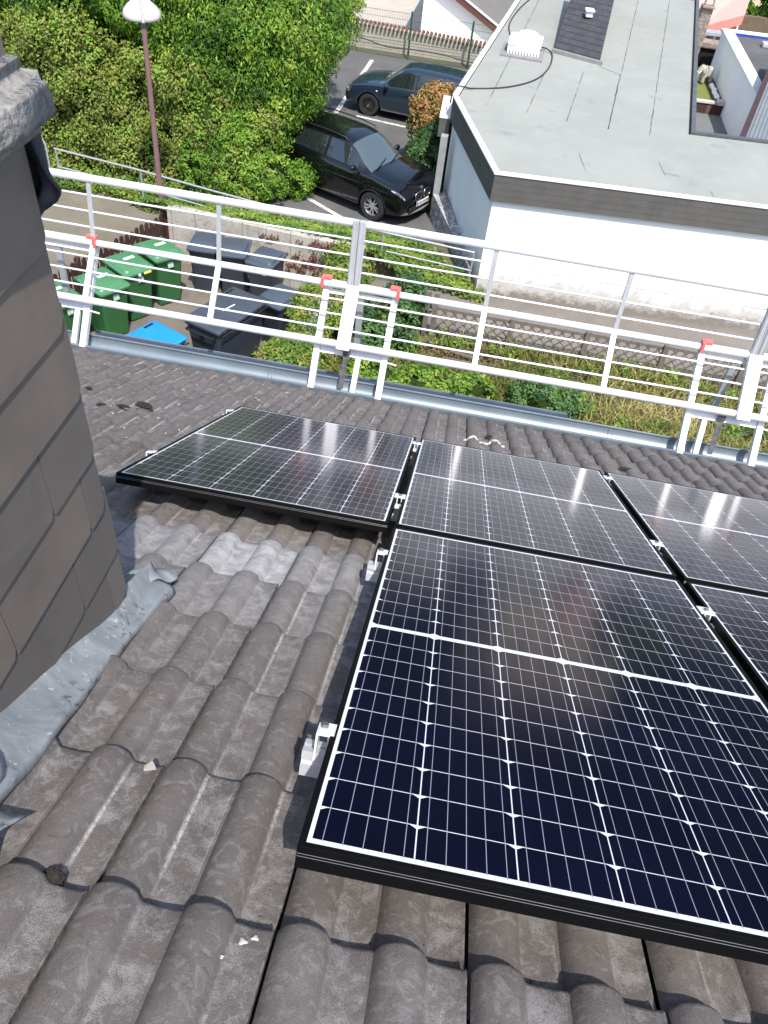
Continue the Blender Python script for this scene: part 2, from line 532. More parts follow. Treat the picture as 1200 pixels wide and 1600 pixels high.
# ------------------------------------------------------------------ solar panels
PW, PL = 1.002, 1.684
def coat_mat(name, c1, c2, scale, rough=.5):
    n = NT(name)
    c = n.ramp(n.noise(scale, 3), [(.35, c1), (.65, c2)])
    n.set(color=c, rough=rough, spec=0.0, coat=1.0, coatr=.13, coatior=1.40)
    return n.mat
CELL = coat_mat('solar_cell', (.0019,.0018,.0115), (.0030,.0028,.0165), 3.0)
BACK = coat_mat('white_backsheet', (.70,.72,.76), (.66,.68,.72), 2.0)
BUSB = coat_mat('busbar_silver', (.31,.31,.38), (.26,.27,.33), 2.0)
BLKFRAME = M('black_anodised_frame', (.0018,.0018,.002), (.003,.003,.0035), 30, .55, spec=.10)
BOLT = M('bolt_steel', (.22,.22,.23), (.17,.17,.18), 20, .4, metal=.7)
def make_panel():
    root = thing('solar_panel', 'x', 'solar panel', (0,0,0))
    root.rotation_euler = (-AL, 0, 0)
    f = MB(); lw, h = .0115, .040
    f.par((0,0,-h), (lw,0,0), (0,PL,0), (0,0,h)); f.par((PW-lw,0,-h), (lw,0,0), (0,PL,0), (0,0,h))
    f.par((lw,0,-h), (PW-2*lw,0,0), (0,lw,0), (0,0,h)); f.par((lw,PL-lw,-h), (PW-2*lw,0,0), (0,lw,0), (0,0,h))
    for y in (-.0009, PL):
        for z in (-.0135, -.0185): f.par((.001, y, z), (PW-.002,0,0), (0,.0009,0), (0,0,.0011), 1)
    f.build('frame', [BLKFRAME, BOLT], root, local=True, bevel=.0009)
    b = MB(); b.par((lw,lw,-.006), (PW-2*lw,0,0), (0,PL-2*lw,0), (0,0,.004))
    b.build('glass_sheet', BACK, root, local=True)
    c = MB(); cw, gp_, ch, rg_ = .15875, .0024, .0790, .0020
    mx = (PW - 6*cw - 5*gp_)/2
    my = .0245
    half = 10*ch + 9*rg_
    y2 = PL - my - half
    cf = .011
    for hh, y0 in ((0, my), (1, y2)):
        for i in range(6):
            for j in range(10):
                x0 = mx + i*(cw+gp_); yy = y0 + j*(ch+rg_); x1, y1 = x0+cw, yy+ch
                if hh == 0: p = [(x0,yy),(x1,yy),(x1,y1-cf*.7),(x1-cf,y1),(x0+cf,y1),(x0,y1-cf*.7)]
                else: p = [(x0+cf,yy),(x1-cf,yy),(x1,yy+cf*.7),(x1,y1),(x0,y1),(x0,yy+cf*.7)]
                c.poly([(x, y, -.0016) for x, y in p])
    c.build('solar_cells', CELL, root, local=True)
    s = MB()
    for y0 in (my, y2):
        for i in range(6):
            for q in range(5):
                x = mx + i*(cw+gp_) + cw*(q+.5)/5
                s.poly([(x-.0006,y0-.004,-.0013),(x+.0006,y0-.004,-.0013),(x+.0006,y0+half+.004,-.0013),(x-.0006,y0+half+.004,-.0013)])
    s.build('busbars', BUSB, root, local=True)
    return root
GU, GV = .0265, .0375
V1 = PL + GV
spots = [(0.0, 0.0, 'black framed solar panel nearest the camera, lowest and largest in view'),
         (.004, V1, 'middle solar panel of the far row, straight beyond the nearest panel'),
         (.004-GU-PW, V1, 'leftmost solar panel of the far row, between chimney and gutter'),
         (.004+PW+GU, V1, 'rightmost solar panel of the far row, cut by the photo edge'),
         (PW+GU, 0.0, 'solar panel right of the nearest one, only its left corner in view')]
proto = make_panel()
for i, (u_, v_, lab) in enumerate(spots):
    o = proto if i == 0 else copy_tree(proto)
    o.location = RP(u_, v_, 0)
    tag(o, lab, 'solar panel', 'solar panels mounted on the tile roof')

# ------------------------------------------------------------------ mounting rails with clamps
def rail(v_, u0, u1, mids, lab, end_left=True):
    root = thing('mounting_rail', lab, 'mounting rail', RP(u0, v_, -.085), 0, 'aluminium rails under the solar panels')
    m = MB()
    m.par(RP(u0, v_-.020, -.100), RU*(u1-u0), RV*.038, RN*.026)
    m.par(RP(u0, v_-.014, -.074), RU*(u1-u0), RV*.028, RN*.013)
    m.par(RP(u0, v_-.021, -.061), RU*(u1-u0), RV*.016, RN*.016); m.par(RP(u0, v_+.005, -.061), RU*(u1-u0), RV*.016, RN*.016)
    m.build('rail_profile', ALUG, root)
    if end_left:
        ue = mids[0][0] - .001
        m = MB()
        w, a = .026, .040
        b0 = RP(ue - w, v_ - .025, -.060)
        for (uo, no, du, dn_) in ((0, 0, .004, .060), (.004, .056, w+.008-.004, .0055), (w-.003, 0, .003, .052)):
            m.par(b0 + RU*uo + RN*no, RU*du, RV*a, RN*dn_)
        m.build('end_clamp', ALU, root)
        m = MB(); m.lathe([(0,.0),(.0075,.0),(.0075,.007),(.004,.007),(.004,.003),(0,.003)], (0,0,0), 10)
        q = Matrix((RU, RV, RN)).transposed()
        c_ = RP(ue - w*.55, v_, .002)
        m.v = [tuple(c_ + q @ Vector(p)) for p in m.v]
        m.build('bolt', BOLT, root)
    for (uc,) in mids[1:]:
        m = MB()
        m.par(RP(uc-.022, v_-.028, .0012), RU*.044, RV*.056, RN*.0035)
        m.par(RP(uc-.010, v_-.028, -.06), RU*.003, RV*.056, RN*.0605); m.par(RP(uc+.007, v_-.028, -.06), RU*.003, RV*.056, RN*.0605)
        m.par(RP(uc-.012, v_-.075, -.030), RU*.024, RV*.03, RN*.012)
        m.build('mid_clamp', ALU, root)
        m = MB(); m.lathe([(0,0),(.0075,0),(.0075,.006),(.004,.006),(.004,.002),(0,.002)], n=10)
        q = Matrix((RU, RV, RN)).transposed(); c_ = RP(uc, v_, .0048)
        m.v = [tuple(c_ + q @ Vector(p)) for p in m.v]
        m.build('bolt', BOLT, root)
    return root
uA, uAB, uBC, uCD = .004-GU-PW, .004-GU/2, .004+PW+GU/2, .004+2*PW+GU
rail(.335, -.049, 2.30, [(0,), (PW+GU/2,)], 'nearest aluminium rail with end clamp poking out left of the nearest panel')
rail(1.405, -.049, 2.30, [(0,), (PW+GU/2,)], 'aluminium rail under the far end of the nearest panel')
rail(2.10, uA-.02, 2.30, [(uA,), (uAB,), (uBC,)], 'aluminium rail under the near half of the far panel row')
rail(3.24, uA-.02, 2.30, [(uA,), (uAB,), (uBC,)], 'aluminium rail under the far half of the far panel row')

# ------------------------------------------------------------------ guard rail along the eave: lower half leans out, upper half stands up
PB, PM, PT = Vector((0, 4.765, -2.285)), Vector((0, 5.055, -1.945)), Vector((0, 5.130, -1.468))
GX = Vector((1,0,0))
def guard(x0, x1, posts, lab):
    root = thing('guard_rail', lab, 'guard rail', ((x0+x1)/2, 4.9, -2.2), 0, 'white aluminium guard rails along the eave')
    def P(x, p): return GX*x + p
    for nm, p, r in (('top_rail', PT, .029), ('mid_rail', PM, .026), ('bottom_rail', PB, .028)):
        m = MB(); m.tube([P(x0,p), P(x1,p)], r, 14); m.build(nm, ALU, root, smooth=50)
    for a, b in ((PT, PM), (PM, PB)):
        for q in (1,2,3):
            p = a.lerp(b, q/4)
            m = MB(); m.tube([P(x0,p), P((x0+x1)/2,p)-Vector((0,0,.004)), P(x1,p)], .008, 8); m.build('rod', ALU, root, smooth=50)
    for x in posts:
        m = MB(); m.beam(P(x, PM.lerp(PT,.05)), P(x, PT), .034, .022, (0,1,0)); m.build('upper_post', ALUG, root, bevel=.003)
        m = MB(); m.beam(P(x, PB), P(x, PM), .042, .030, (0,1,0)); m.build('lower_post', ALU, root, bevel=.003)
    return root
def end_post(root, x):
    nI = Vector((0,-.76,.65))*.028
    m = MB(); m.beam(GX*x + PM.lerp(PT,.02) + Vector((0,-.02,0)), GX*x + PT + Vector((0,-.015,.035)), .046, .040, (0,1,0))
    for d in (-.014, .014): m.beam(GX*(x+d) + PM.lerp(PT,.02) + Vector((0,-.044,0)), GX*(x+d) + PT + Vector((0,-.039,.030)), .006, .006, (0,1,0))
    m.build('upper_post', ALUG, root, bevel=.003)
    m = MB(); m.beam(GX*x + PB.lerp(PM,-.10) + nI, GX*x + PM + nI, .050, .044, (0,1,0)); m.build('lower_post', ALU, root, bevel=.003)
g1 = guard(-3.95, -.795, (-2.825, -1.818), 'white guard rail left of the middle joint, in front of the bins'); end_post(g1, -.775)
g2 = guard(-.700, 2.275, (.270, 1.262), 'white guard rail in the middle, in front of the weedy garden'); end_post(g2, -.725); end_post(g2, 2.296)
g3 = guard(2.370, 4.8, (3.35, 4.35), 'white guard rail at the right photo edge'); end_post(g3, 2.346)
def bracket(xl, xr, xb, xf, lab):
    root = thing('eave_bracket', lab, 'guard rail bracket', ((xl+xr)/2, 4.62, -2.6), 0, 'guard rail brackets standing at the eave')
    F0, F1 = Vector((0, 4.615, -2.63)), Vector((0, 5.095, -1.995))
    up = (F1-F0).normalized()
    for x in (xl, xr):
        m = MB(); m.beam(GX*x+F0, GX*x+F1, .050, .052, (0,1,0)); m.build('leg', ALU, root, bevel=.004)
    m = MB(); m.beam(GX*(xl+.026)+F1-up*.035, GX*(xr-.026)+F1-up*.035, .036, .036, up); m.build('top_bar', ALU, root, bevel=.003)
    m = MB(); m.tube([GX*(xl-.02)+PM+Vector((0,.0,.002)), GX*(xr+.02)+PM+Vector((0,0,.002))], .031, 14); m.build('clamp_tube', ALU, root, smooth=50)
    m = MB(); C0 = F0.lerp(F1, .40); m.beam(GX*(xl+.026)+C0, GX*(xr-.026)+C0, .020, .062, up)
    m.tube([GX*(xr-.02)+C0-up*.02, GX*(xr+.10)+C0-up*.035], .008, 8); m.build('cross_bar', ALU, root, bevel=.003)
    m = MB(); m.beam(GX*xb + Vector((0,5.075,-2.02)), GX*xb + Vector((0,5.06,-2.47)), .048, .030, (0,1,0)); m.build('brace', STEEL, root)
    m = MB(); m.beam(GX*(xf+.01)+F0.lerp(F1,.42)+Vector((0,.02,0)), GX*xf+F0.lerp(F1,-.05)+Vector((0,.05,0)), .042, .040, (0,1,0)); m.build('centre_strut', ALU, root, bevel=.003)
    m = MB(); xs_ = (xl+xr)/2-.03; m.beam(GX*xs_+F0.lerp(F1,.36)+Vector((0,-.03,.02)), GX*(xs_-.01)+F0.lerp(F1,.02)+Vector((0,.03,0)), .040, .006, (0,1,0)); m.box((xs_, *(F0.lerp(F1,.40)+Vector((0,-.035,.02))).yz), (.055,.014,.05))
    m.build('ratchet_strap', M('strap_buckle', (.09,.09,.10), (.2,.2,.21), 25, .4, metal=.5), root)
    for x, sg in ((xl-.018, 1), (xr+.018, -1)):
        m = MB(); m.box((x-sg*.008, PM.y-.005, PM.z+.012), (.024, .075, .085)); m.box((x + sg*.030, PM.y+.010, PM.z+.042), (.060, .050, .030)); m.build('red_clip', RED, root, bevel=.005)
    return root
bracket(-.965, -.425, -.690, -.640, 'middle eave bracket with two red clips at the joint of two guard rails')
bracket(1.950, 2.50, 2.212, 2.08, 'right eave bracket with grey brace, near the photo edge')
bracket(-3.38, -2.835, -3.14, -2.93, 'left eave bracket beside the slate chimney, in front of a green bin')

# ------------------------------------------------------------------ moss, flakes
MOSS = M('dry_moss', (.010,.008,.006), (.030,.024,.018), 60, .95, bump=1.0, bscale=200, bdist=.006)
def moss(u_, v_, n_, sx, sy, sz, lab):
    bm = bmesh.new(); bmesh.ops.create_icosphere(bm, subdivisions=4, radius=1)
    for v in bm.verts:
        d = v.co.normalized(); k = 1 + .22*mnoise.noise(d*4+Vector((u_,v_,0))*7) + .12*mnoise.noise(d*13)
        v.co = RU*d.x*sx*k + RV*d.y*sy*k + RN*max(d.z, -.25)*sz*k
    me = bpy.data.meshes.new('moss_clump'); bm.to_mesh(me); bm.free(); me.materials.append(MOSS)
    o = bpy.data.objects.new('moss_clump', me); COL.objects.link(o); o.location = RP(u_, v_, n_)
    tag(o, lab, 'moss clump', 'moss clumps lying on the roof tiles')
moss(-.372, -.010, -.148, .019, .016, .020, 'round brown moss clump at the lower left tile edge, nearest the camera')
moss(-1.60, 3.46, -.112, .050, .020, .024, 'largest black moss clump between chimney and leftmost panel')
moss(-1.70, 3.41, -.125, .040, .012, .012, 'flat black moss scrap just left of the largest clump')
moss(-1.78, 3.30, -.118, .028, .020, .016, 'small black moss clump closest to the chimney edge')
moss(-2.05, 3.72, -.118, .020, .020, .010, 'tiny moss clump on far left tiles near the gutter')
moss(.443, 4.54, -.125, .026, .020, .018, 'moss clump beyond the far edge of the middle panel')
moss(1.34, 4.25, -.125, .050, .018, .016, 'moss clump beyond the rightmost panel, under the right guard rail')
moss(-.185, .300, -.150, .012, .006, .006, 'tiny moss speck in a tile joint left of the nearest panel')
mb = MB()
for q in range(150):
    u_, v_ = random.uniform(-2.9,-.9), random.uniform(2.2,5.1)
    if u_ > uA-.05 and v_ < 3.5: continue
    s_ = (u_+.008) % .149
    h = .0265*max(0, math.sin(math.pi*s_/.084))**.52 if s_ < .084 else 0
    t = (.332 - ((v_+.02) % .332))
    n_ = -.1335 + h - .028*t/.332 + .003
    a = random.uniform(0, 6.28); r = random.uniform(.006,.018)
    du, dv = RU*math.cos(a)*r + RV*math.sin(a)*r, (RV*math.cos(a) - RU*math.sin(a))*r*.35
    c_ = RP(u_, v_, n_)
    mb.poly([c_-du, c_-dv+RN*.002, c_+du, c_+dv])
ob = mb.build('fallen_petals', M('petal_white', (.62,.59,.53), (.45,.42,.36), 30, .8))
tag(ob, 'pale dry petals and flakes scattered over the tiles between chimney and gutter', 'petals', kind='stuff')
mb = MB(); c_ = RP(-.325, .235, -.1)
mb.add([c_, c_+RU*.020+RV*.008+RN*.003, c_+RU*.008+RV*.022+RN*.006, c_-RU*.003+RV*.011], [(0,1,2,3)])
ob = mb.build('stone_chip', M('stone_chip', (.36,.32,.27)), solid=.006); tag(ob, 'small pale stone chip lying on a roll near the zinc flashing', 'stone chip')

DROP = M('bird_dropping_white', (.46,.45,.42), (.36,.35,.32), 80, .9)
for (u_, v_, r_, lab) in ((-.052, -.062, .0066, 'largest white bird dropping on the tile left below the nearest panel corner'), (-.036, -.052, .0056, 'white bird dropping touching the largest one, nearer the panel'), (-.074, -.098, .0034, 'small round white bird dropping a little nearer the camera than the other two')):
    m = MB(); ring = []
    for q in range(14):
        a = 2*math.pi*q/14; k = r_*(1 + .28*math.sin(a*3+u_*90))
        ring.append(RP(u_ + math.cos(a)*k, v_ + math.sin(a)*k, 0))
    def drop_n(u, v):
        s_ = (u + .008) % .149; h = .0265*max(0, math.sin(math.pi*s_/.084))**.52 if s_ < .084 else 0
        t = .332 - ((v + .02) % .332); return -.1335 + h - .028*t/.332
    n0_ = drop_n(u_, v_) + .0035
    m.add([p + RN*(n0_-.002) for p in ring] + [RP(u_, v_, n0_+.0012)], [(q, (q+1) % 14, 14) for q in range(14)])
    tag(m.build('bird_dropping', DROP, smooth=80), lab, 'bird dropping', 'white bird droppings on the near tiles')
mb = MB()
for q in range(420):
    u_ = random.uniform(-1.0, .9); k_ = random.randint(-1, 6); v_ = -.02 + .332*k_ + abs(random.gauss(0, .012)) + .006
    if -.02 < u_ and v_ > .05: continue
    s_ = (u_+.008) % .149
    if s_ < .084 and random.random() < .8: continue
    h = .0265*max(0, math.sin(math.pi*s_/.084))**.52 if s_ < .084 else 0
    t = .332 - ((v_+.02) % .332); c_ = RP(u_, v_, -.1335 + h - .028*t/.332 + .001); r_ = random.uniform(.0012, .0042)
    a = random.uniform(0, 6.28); d1 = (RU*math.cos(a) + RV*math.sin(a))*r_; d2 = (RV*math.cos(a) - RU*math.sin(a))*r_*.7
    mb.add([c_-d1, c_-d2, c_+d1, c_+d2, c_+RN*r_*.9], [(0,1,4),(1,2,4),(2,3,4),(3,0,4)])
tag(mb.build('roof_grit', MOSS), 'dark crumbs of moss and grit gathered under the tile laps', 'grit', kind='stuff')

# ================================================================== GROUND
def asphalt_material(name, c1, c2, litter, sc=1.0):
    n = NT(name)
    big = n.noise(.9*sc, 5, .65)
    c = n.ramp(big, [(.3, c1), (.7, c2)])
    sp = n.ramp(n.noise(60*sc, 3, .7), [(.45, 0.), (.7, .5)])
    c = n.mix(sp, c, tuple(min(1, x*2.0) for x in c2))
    lit = n.ramp(n.voro(9*sc, out='Distance'), [(.0, 1.), (.10, 1.), (.16, 0.)])
    lit = n.math('MULTIPLY', lit, n.ramp(n.noise(1.6*sc, 4, .7), [(.46, 0.), (.62, litter)]))
    c = n.mix(lit, c, (.20,.17,.115))
    n.set(color=c, rough=.9)
    n.bump(n.noise(80*sc, 4), .4, .01)
    return n.mat
ASPH = asphalt_material('asphalt', (.060,.058,.058), (.095,.092,.090), .8)
YARD = asphalt_material('yard_paving', (.085,.068,.054), (.145,.125,.102), .5, 1.5)
PATHM = asphalt_material('path_gravel', (.10,.088,.066), (.150,.133,.098), .5, 1.2)
CPATH = asphalt_material('concrete_path', (.10,.088,.076), (.155,.140,.120), .4, 1.4)
SOIL = asphalt_material('soil', (.06,.05,.028), (.10,.09,.04), .5, 1.6)
EARTH = M('ground_earth', (.10,.10,.06), (.07,.085,.04), .3, .95)
DRIVE = asphalt_material('drive_gravel', (.30,.265,.225), (.38,.34,.29), .2, .8)
def sheet(name, pts, z, m):
    o = MB().poly([(x, y, z) for x, y in pts]).build(name, m); tag(o, kind='structure'); return o
sheet('ground', [(-1500,-600),(1500,-600),(1500,2500),(-1500,2500)], -12.0, EARTH)
mb = MB()
mb.prism([(-70,-60),(70,-60),(70,60),(5.2,60),(5.2,32.75),(-70,32.75)], -11.99, GZ)
tag(mb.build('terrace', EARTH), kind='structure')
sheet('car_park', [(-9.5,17.45),(-.9,17.3),(-.9,31.6),(-9.5,31.6)], GZ+.004, ASPH)
sheet('bin_yard', [(-8.6,8.5),(-2.3,8.5),(-2.3,14.9),(-7.2,15.4)], GZ+.004, YARD)
sheet('path', [(-16,17.9),(-16,11),(-8.0,11),(-7.3,13.6),(-6.5,15.5),(-6.7,17.0),(-9.5,17.8)], GZ+.008, PATHM)
sheet('garden_soil', [(-2.3,4.5),(12,4.5),(12,13.9),(-2.3,13.9)], GZ+.004, SOIL)
sheet('concrete_path', [(-2.0,13.95),(12,13.95),(12,16.8),(.5,15.8),(-2.0,15.6)], GZ+.008, CPATH)
sheet('driveway', [(-40,32.9),(4,32.9),(4,80),(-40,80)], -11.99, DRIVE)
PAINT = NT('road_paint')
PAINT.set(color=PAINT.mix(PAINT.ramp(PAINT.noise(18, 5, .7), [(.45, 0.), (.62, .9)]), (.66,.65,.61), (.16,.155,.15)), rough=.8)
PAINT = PAINT.mat
def stripe(name, a, b, w=.12):
    a, b = Vector((*a, GZ+.008)), Vector((*b, GZ+.008)); d = (b-a).normalized(); s_ = Vector((-d.y, d.x, 0))*w/2
    o = MB().add([a-s_, b-s_, b+s_, a+s_], [(0,1,2,3)]).build(name, PAINT); tag(o, kind='structure')
stripe('parking_line', (-5.3,19.85), (-3.0,18.15)); stripe('parking_line', (-4.15,25.24), (-1.2,24.73)); stripe('parking_line', (-4.66,30.9), (-4.80,25.2), .14)

# ================================================================== LEAVES
def leaf_mat(name, stops, trans=.28, rough=.5):
    n = NT(name)
    a = n.attr('tone')
    c = n.ramp(a.outputs['Fac'], stops)
    n.set(color=c, rough=rough, spec=.35)
    t = n.n.new('ShaderNodeBsdfTranslucent'); n.lk(c, t.inputs[0])
    mx = n.n.new('ShaderNodeMixShader'); mx.inputs[0].default_value = trans
    n.lk(n.bsdf.outputs[0], mx.inputs[1]); n.lk(t.outputs[0], mx.inputs[2]); n.lk(mx.outputs[0], n.out.inputs[0])
    return n.mat
BRIGHT = leaf_mat('leaf_bright', [(0., (.030,.080,.012)), (.35, (.095,.200,.018)), (.7, (.160,.315,.028)), (1., (.32,.42,.055))], .36)
FRESH = leaf_mat('leaf_fresh', [(0., (.036,.090,.016)), (.5, (.140,.260,.028)), (1., (.30,.40,.055))], .36)
OLIVE = leaf_mat('leaf_olive', [(0., (.040,.046,.012)), (.4, (.165,.205,.034)), (.72, (.28,.31,.060)), (1., (.19,.34,.040))], .34)
IVYM = leaf_mat('leaf_ivy', [(0., (.030,.070,.014)), (.5, (.105,.195,.024)), (.85, (.25,.31,.045)), (1., (.34,.23,.07))], .34)
DARKL = leaf_mat('leaf_dark', [(0., (.016,.046,.016)), (.5, (.042,.110,.032)), (1., (.10,.185,.045))])
RUST = leaf_mat('leaf_rust', [(0., (.09,.13,.025)), (.4, (.26,.19,.05)), (.75, (.42,.21,.085)), (1., (.46,.34,.11))])
REDL = leaf_mat('leaf_red', [(0., (.09,.030,.018)), (.6, (.18,.070,.042)), (1., (.26,.14,.08))])
DRYG = leaf_mat('grass_dry', [(0., (.060,.090,.016)), (.4, (.150,.185,.036)), (.75, (.31,.275,.085)), (1., (.47,.39,.18))], .2)
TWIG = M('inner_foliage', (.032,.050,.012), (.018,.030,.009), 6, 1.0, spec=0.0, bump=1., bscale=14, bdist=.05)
BARK = M('bark', (.10,.08,.06), (.06,.05,.038), 14, .95, bump=.8, bscale=20, bdist=.02)

def unit(a): return a/np.maximum(np.linalg.norm(a, axis=-1, keepdims=True), 1e-9)
def leafmesh(name, P, N, S, tone, mat, parent=None, asp=.55, fold=.18, off=None, droop=.25):
    n = len(P)
    if parent is not None:
        P = P - np.array(parent.location)
    rv = rng.normal(size=(n,3)); rv[:,2] -= droop*2
    t = unit(rv - N*np.sum(rv*N, 1, keepdims=True)); s_ = np.cross(N, t)
    S = S[:,None]
    b = P - t*S*.5; tip = P + t*S*.5 - N*S*.08
    r_ = P + s_*S*asp*.5 + N*S*fold*.5 - t*S*.06; l_ = P - s_*S*asp*.5 + N*S*fold*.5 - t*S*.06
    v = np.stack([b, r_, tip, l_], 1).reshape(-1,3).astype(np.float32)
    me = bpy.data.meshes.new(name)
    me.vertices.add(4*n); me.vertices.foreach_set('co', v.ravel())
    k = np.arange(n)*4
    idx = np.stack([k, k+1, k+2, k, k+2, k+3], 1).ravel().astype(np.int32)
    me.loops.add(6*n); me.loops.foreach_set('vertex_index', idx)
    me.polygons.add(2*n); me.polygons.foreach_set('loop_start', (np.arange(2*n)*3).astype(np.int32))
    me.polygons.foreach_set('loop_total', np.full(2*n, 3, np.int32))
    me.materials.append(mat)
    at = me.attributes.new('tone', 'FLOAT', 'POINT'); at.data.foreach_set('value', np.repeat(np.clip(tone,0,1), 4).astype(np.float32))
    me.update(); me.validate()
    o = bpy.data.objects.new(name, me); COL.objects.link(o)
    if parent is not None: o.parent = parent
    return o
def clumps(C_, N_, r, m, flat=.6, up=.35):
    """m leaves round every clump centre: points, normals, clump index"""
    k = len(C_)
    r = np.broadcast_to(np.asarray(r, float), (k,))
    d = rng.normal(size=(k,m,3)); d *= (rng.random((k,m,1))**.5)/np.maximum(np.linalg.norm(d,axis=2,keepdims=True),1e-6)
    dn_ = np.sum(d*N_[:,None,:],2,keepdims=True)
    d = d - N_[:,None,:]*dn_*(1-flat)
    P = C_[:,None,:] + d*r[:,None,None]
    Nn = unit(N_[:,None,:]*.55 + d*.9 + np.array([0,-.12,up]) + rng.normal(size=(k,m,3))*.38)
    return P.reshape(-1,3), Nn.reshape(-1,3), np.repeat(np.arange(k), m)
def shell_points(ells, k, front=None, lo=.72, hi=1.12):
    """clump centres on the outer skin of a union of ellipsoids"""
    out_c, out_n = [], []
    vol = np.array([e[3]*e[5] + e[4]*e[5] + e[3]*e[4] for e in ells]); pick = vol/vol.sum()
    while len(out_c) < k:
        e = ells[rng.choice(len(ells), p=pick)]
        d = unit(rng.normal(size=3)); f = rng.uniform(lo, hi)
        rr = np.array(e[3:6]); c = np.array(e[:3]) + d*rr*f
        if front is not None and d @ np.array(front) < -.35: continue
        if c[2] < GZ + .05: continue
        bad = False
        for q in ells:
            if q is e: continue
            if np.sum(((c-np.array(q[:3]))/np.array(q[3:6]))**2) < .62: bad = True; break
        if bad: continue
        out_c.append(c); out_n.append(unit(d/rr))
    return np.array(out_c), np.array(out_n)
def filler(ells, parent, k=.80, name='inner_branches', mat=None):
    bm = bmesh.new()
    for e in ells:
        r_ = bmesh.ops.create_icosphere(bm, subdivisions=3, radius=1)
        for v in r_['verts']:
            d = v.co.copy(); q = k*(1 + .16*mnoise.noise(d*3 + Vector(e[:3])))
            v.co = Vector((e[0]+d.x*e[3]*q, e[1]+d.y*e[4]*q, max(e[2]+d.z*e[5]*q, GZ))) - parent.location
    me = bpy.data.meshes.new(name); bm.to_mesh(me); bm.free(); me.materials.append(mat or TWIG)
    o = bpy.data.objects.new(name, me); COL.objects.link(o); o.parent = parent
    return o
def crown(name, label, cat, base, ells, k, m, size, mat, tone=(.5,.2), clump_r=(.25,.5), group=None, front=(0,-.8,.5), trunk_r=.12, asp=.55, fill=.70, stem=True, droop=.25, tonefn=None):
    root = thing(name, label, cat, base, 0, group)
    C_, N_ = shell_points(ells, k, front)
    cr = rng.uniform(*clump_r, len(C_))
    P, N, ix = clumps(C_, N_, cr, m)
    ct = rng.normal(tone[0], tone[1], len(C_))
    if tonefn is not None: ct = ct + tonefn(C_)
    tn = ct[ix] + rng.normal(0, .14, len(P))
    keep = P[:,2] > GZ + .01
    leafmesh('crown', P[keep], N[keep], rng.uniform(*size, len(P))[keep], tn[keep], mat, root, asp, droop=droop)
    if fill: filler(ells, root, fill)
    if stem:
        mb = MB(); b = Vector(base)
        for e in ells[:3]:
            top = Vector(e[:3]); mid = b.lerp(top, .5) + Vector((random.uniform(-.15,.15), random.uniform(-.15,.15), 0))
            mb.tube([b, mid, top, top + Vector((0,0,e[5]*.5))], [trunk_r, trunk_r*.75, trunk_r*.45, trunk_r*.15], 8)
        mb.build('trunk', BARK, root, smooth=60)
    return root

# ------------------------------------------------------------------ hedge and trees behind the path
def hedge():
    root = thing('hedge', 'long olive brown clipped hedge behind the path and handrail', 'hedge', (-9.5, 18.9, GZ))
    k = 1250
    x = rng.uniform(-14.5, -5.0, k); top = -4.6 + .25*np.sin(x*1.7) - np.clip((x+8.5)*.33, 0, 1.3)
    z = GZ + .1 + (top-GZ)*rng.random(k)**.9
    y = 18.25 + .16*(z-GZ) + .22*np.sin(x*2.3+z*1.9) + .13*np.sin(x*5.1-z*4.3) + rng.normal(0, .08, k)
    C_ = np.stack([x,y,z],1); N_ = unit(np.stack([rng.normal(0,.25,k), -np.ones(k), .35+rng.normal(0,.25,k)],1))
    P, N, ix = clumps(C_, N_, rng.uniform(.14,.30,k), 40)
    ct = rng.normal(.5, .17, k) + .40*(rng.random(k) < .20 + .25*np.clip(.5+.5*np.sin(x*1.1+z*1.6),0,1)**2)
    tn = ct[ix] + rng.normal(0,.15,len(P)); kp = P[:,2] > GZ
    leafmesh('crown', P[kp], N[kp], rng.uniform(.050,.095,len(P))[kp], tn[kp], OLIVE, root, .62)
    mb = MB()
    def hf(a, b):
        X = -14.6 + 9.6*a; tp = -4.75 + .25*math.sin(X*1.7) - min(max((X+8.5)*.33, 0), 1.3)
        Z_ = GZ + (tp-GZ)*b
        return (X, 18.42 + .16*(Z_-GZ) + .22*math.sin(X*2.3+Z_*1.9) + .13*math.sin(X*5.1-Z_*4.3) + (2.0*(b-.93)/.07 if b > .93 else 0), Z_)
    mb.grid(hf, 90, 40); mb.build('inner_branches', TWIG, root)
    mb = MB()
    for q in range(9): mb.tube([(-14+q*1.05, 18.9, GZ), (-14+q*1.05+.1, 19.0, -5.6)], [.06,.03], 7)
    mb.build('trunk', BARK, root)
hedge()
TG = 'leafy trees and shrubs behind the handrail'
crown('leafy_tree', 'bright green leafy tree overhanging the hedge behind the street lamp', 'tree', (-6.6, 20.6, GZ),
      [(-6.1,20.3,-4.4,2.2,1.75,2.0), (-7.9,20.5,-3.7,2.1,1.7,1.9), (-5.55,19.7,-5.7,1.05,1.0,1.25), (-6.9,19.5,-5.2,1.2,.9,1.1)], 900, 84, (.06,.145), BRIGHT, (.50,.27), (.20,.52), TG, trunk_r=.16, asp=.34, droop=.7,
      tonefn=lambda c: .10*np.sin(c[:,0]*2.2)+.10*np.sin(c[:,2]*3.1+c[:,0]))
crown('leafy_tree', 'darker green leafy tree at the upper left photo corner', 'tree', (-11.4, 21.0, GZ),
      [(-10.9,20.7,-3.6,2.4,1.8,1.7), (-13.4,20.9,-3.8,2.0,1.8,1.9), (-9.3,20.9,-2.9,1.6,1.5,1.3)], 560, 76, (.065,.14), FRESH, (.40,.26), (.22,.5), TG, trunk_r=.16, asp=.36, droop=.7)
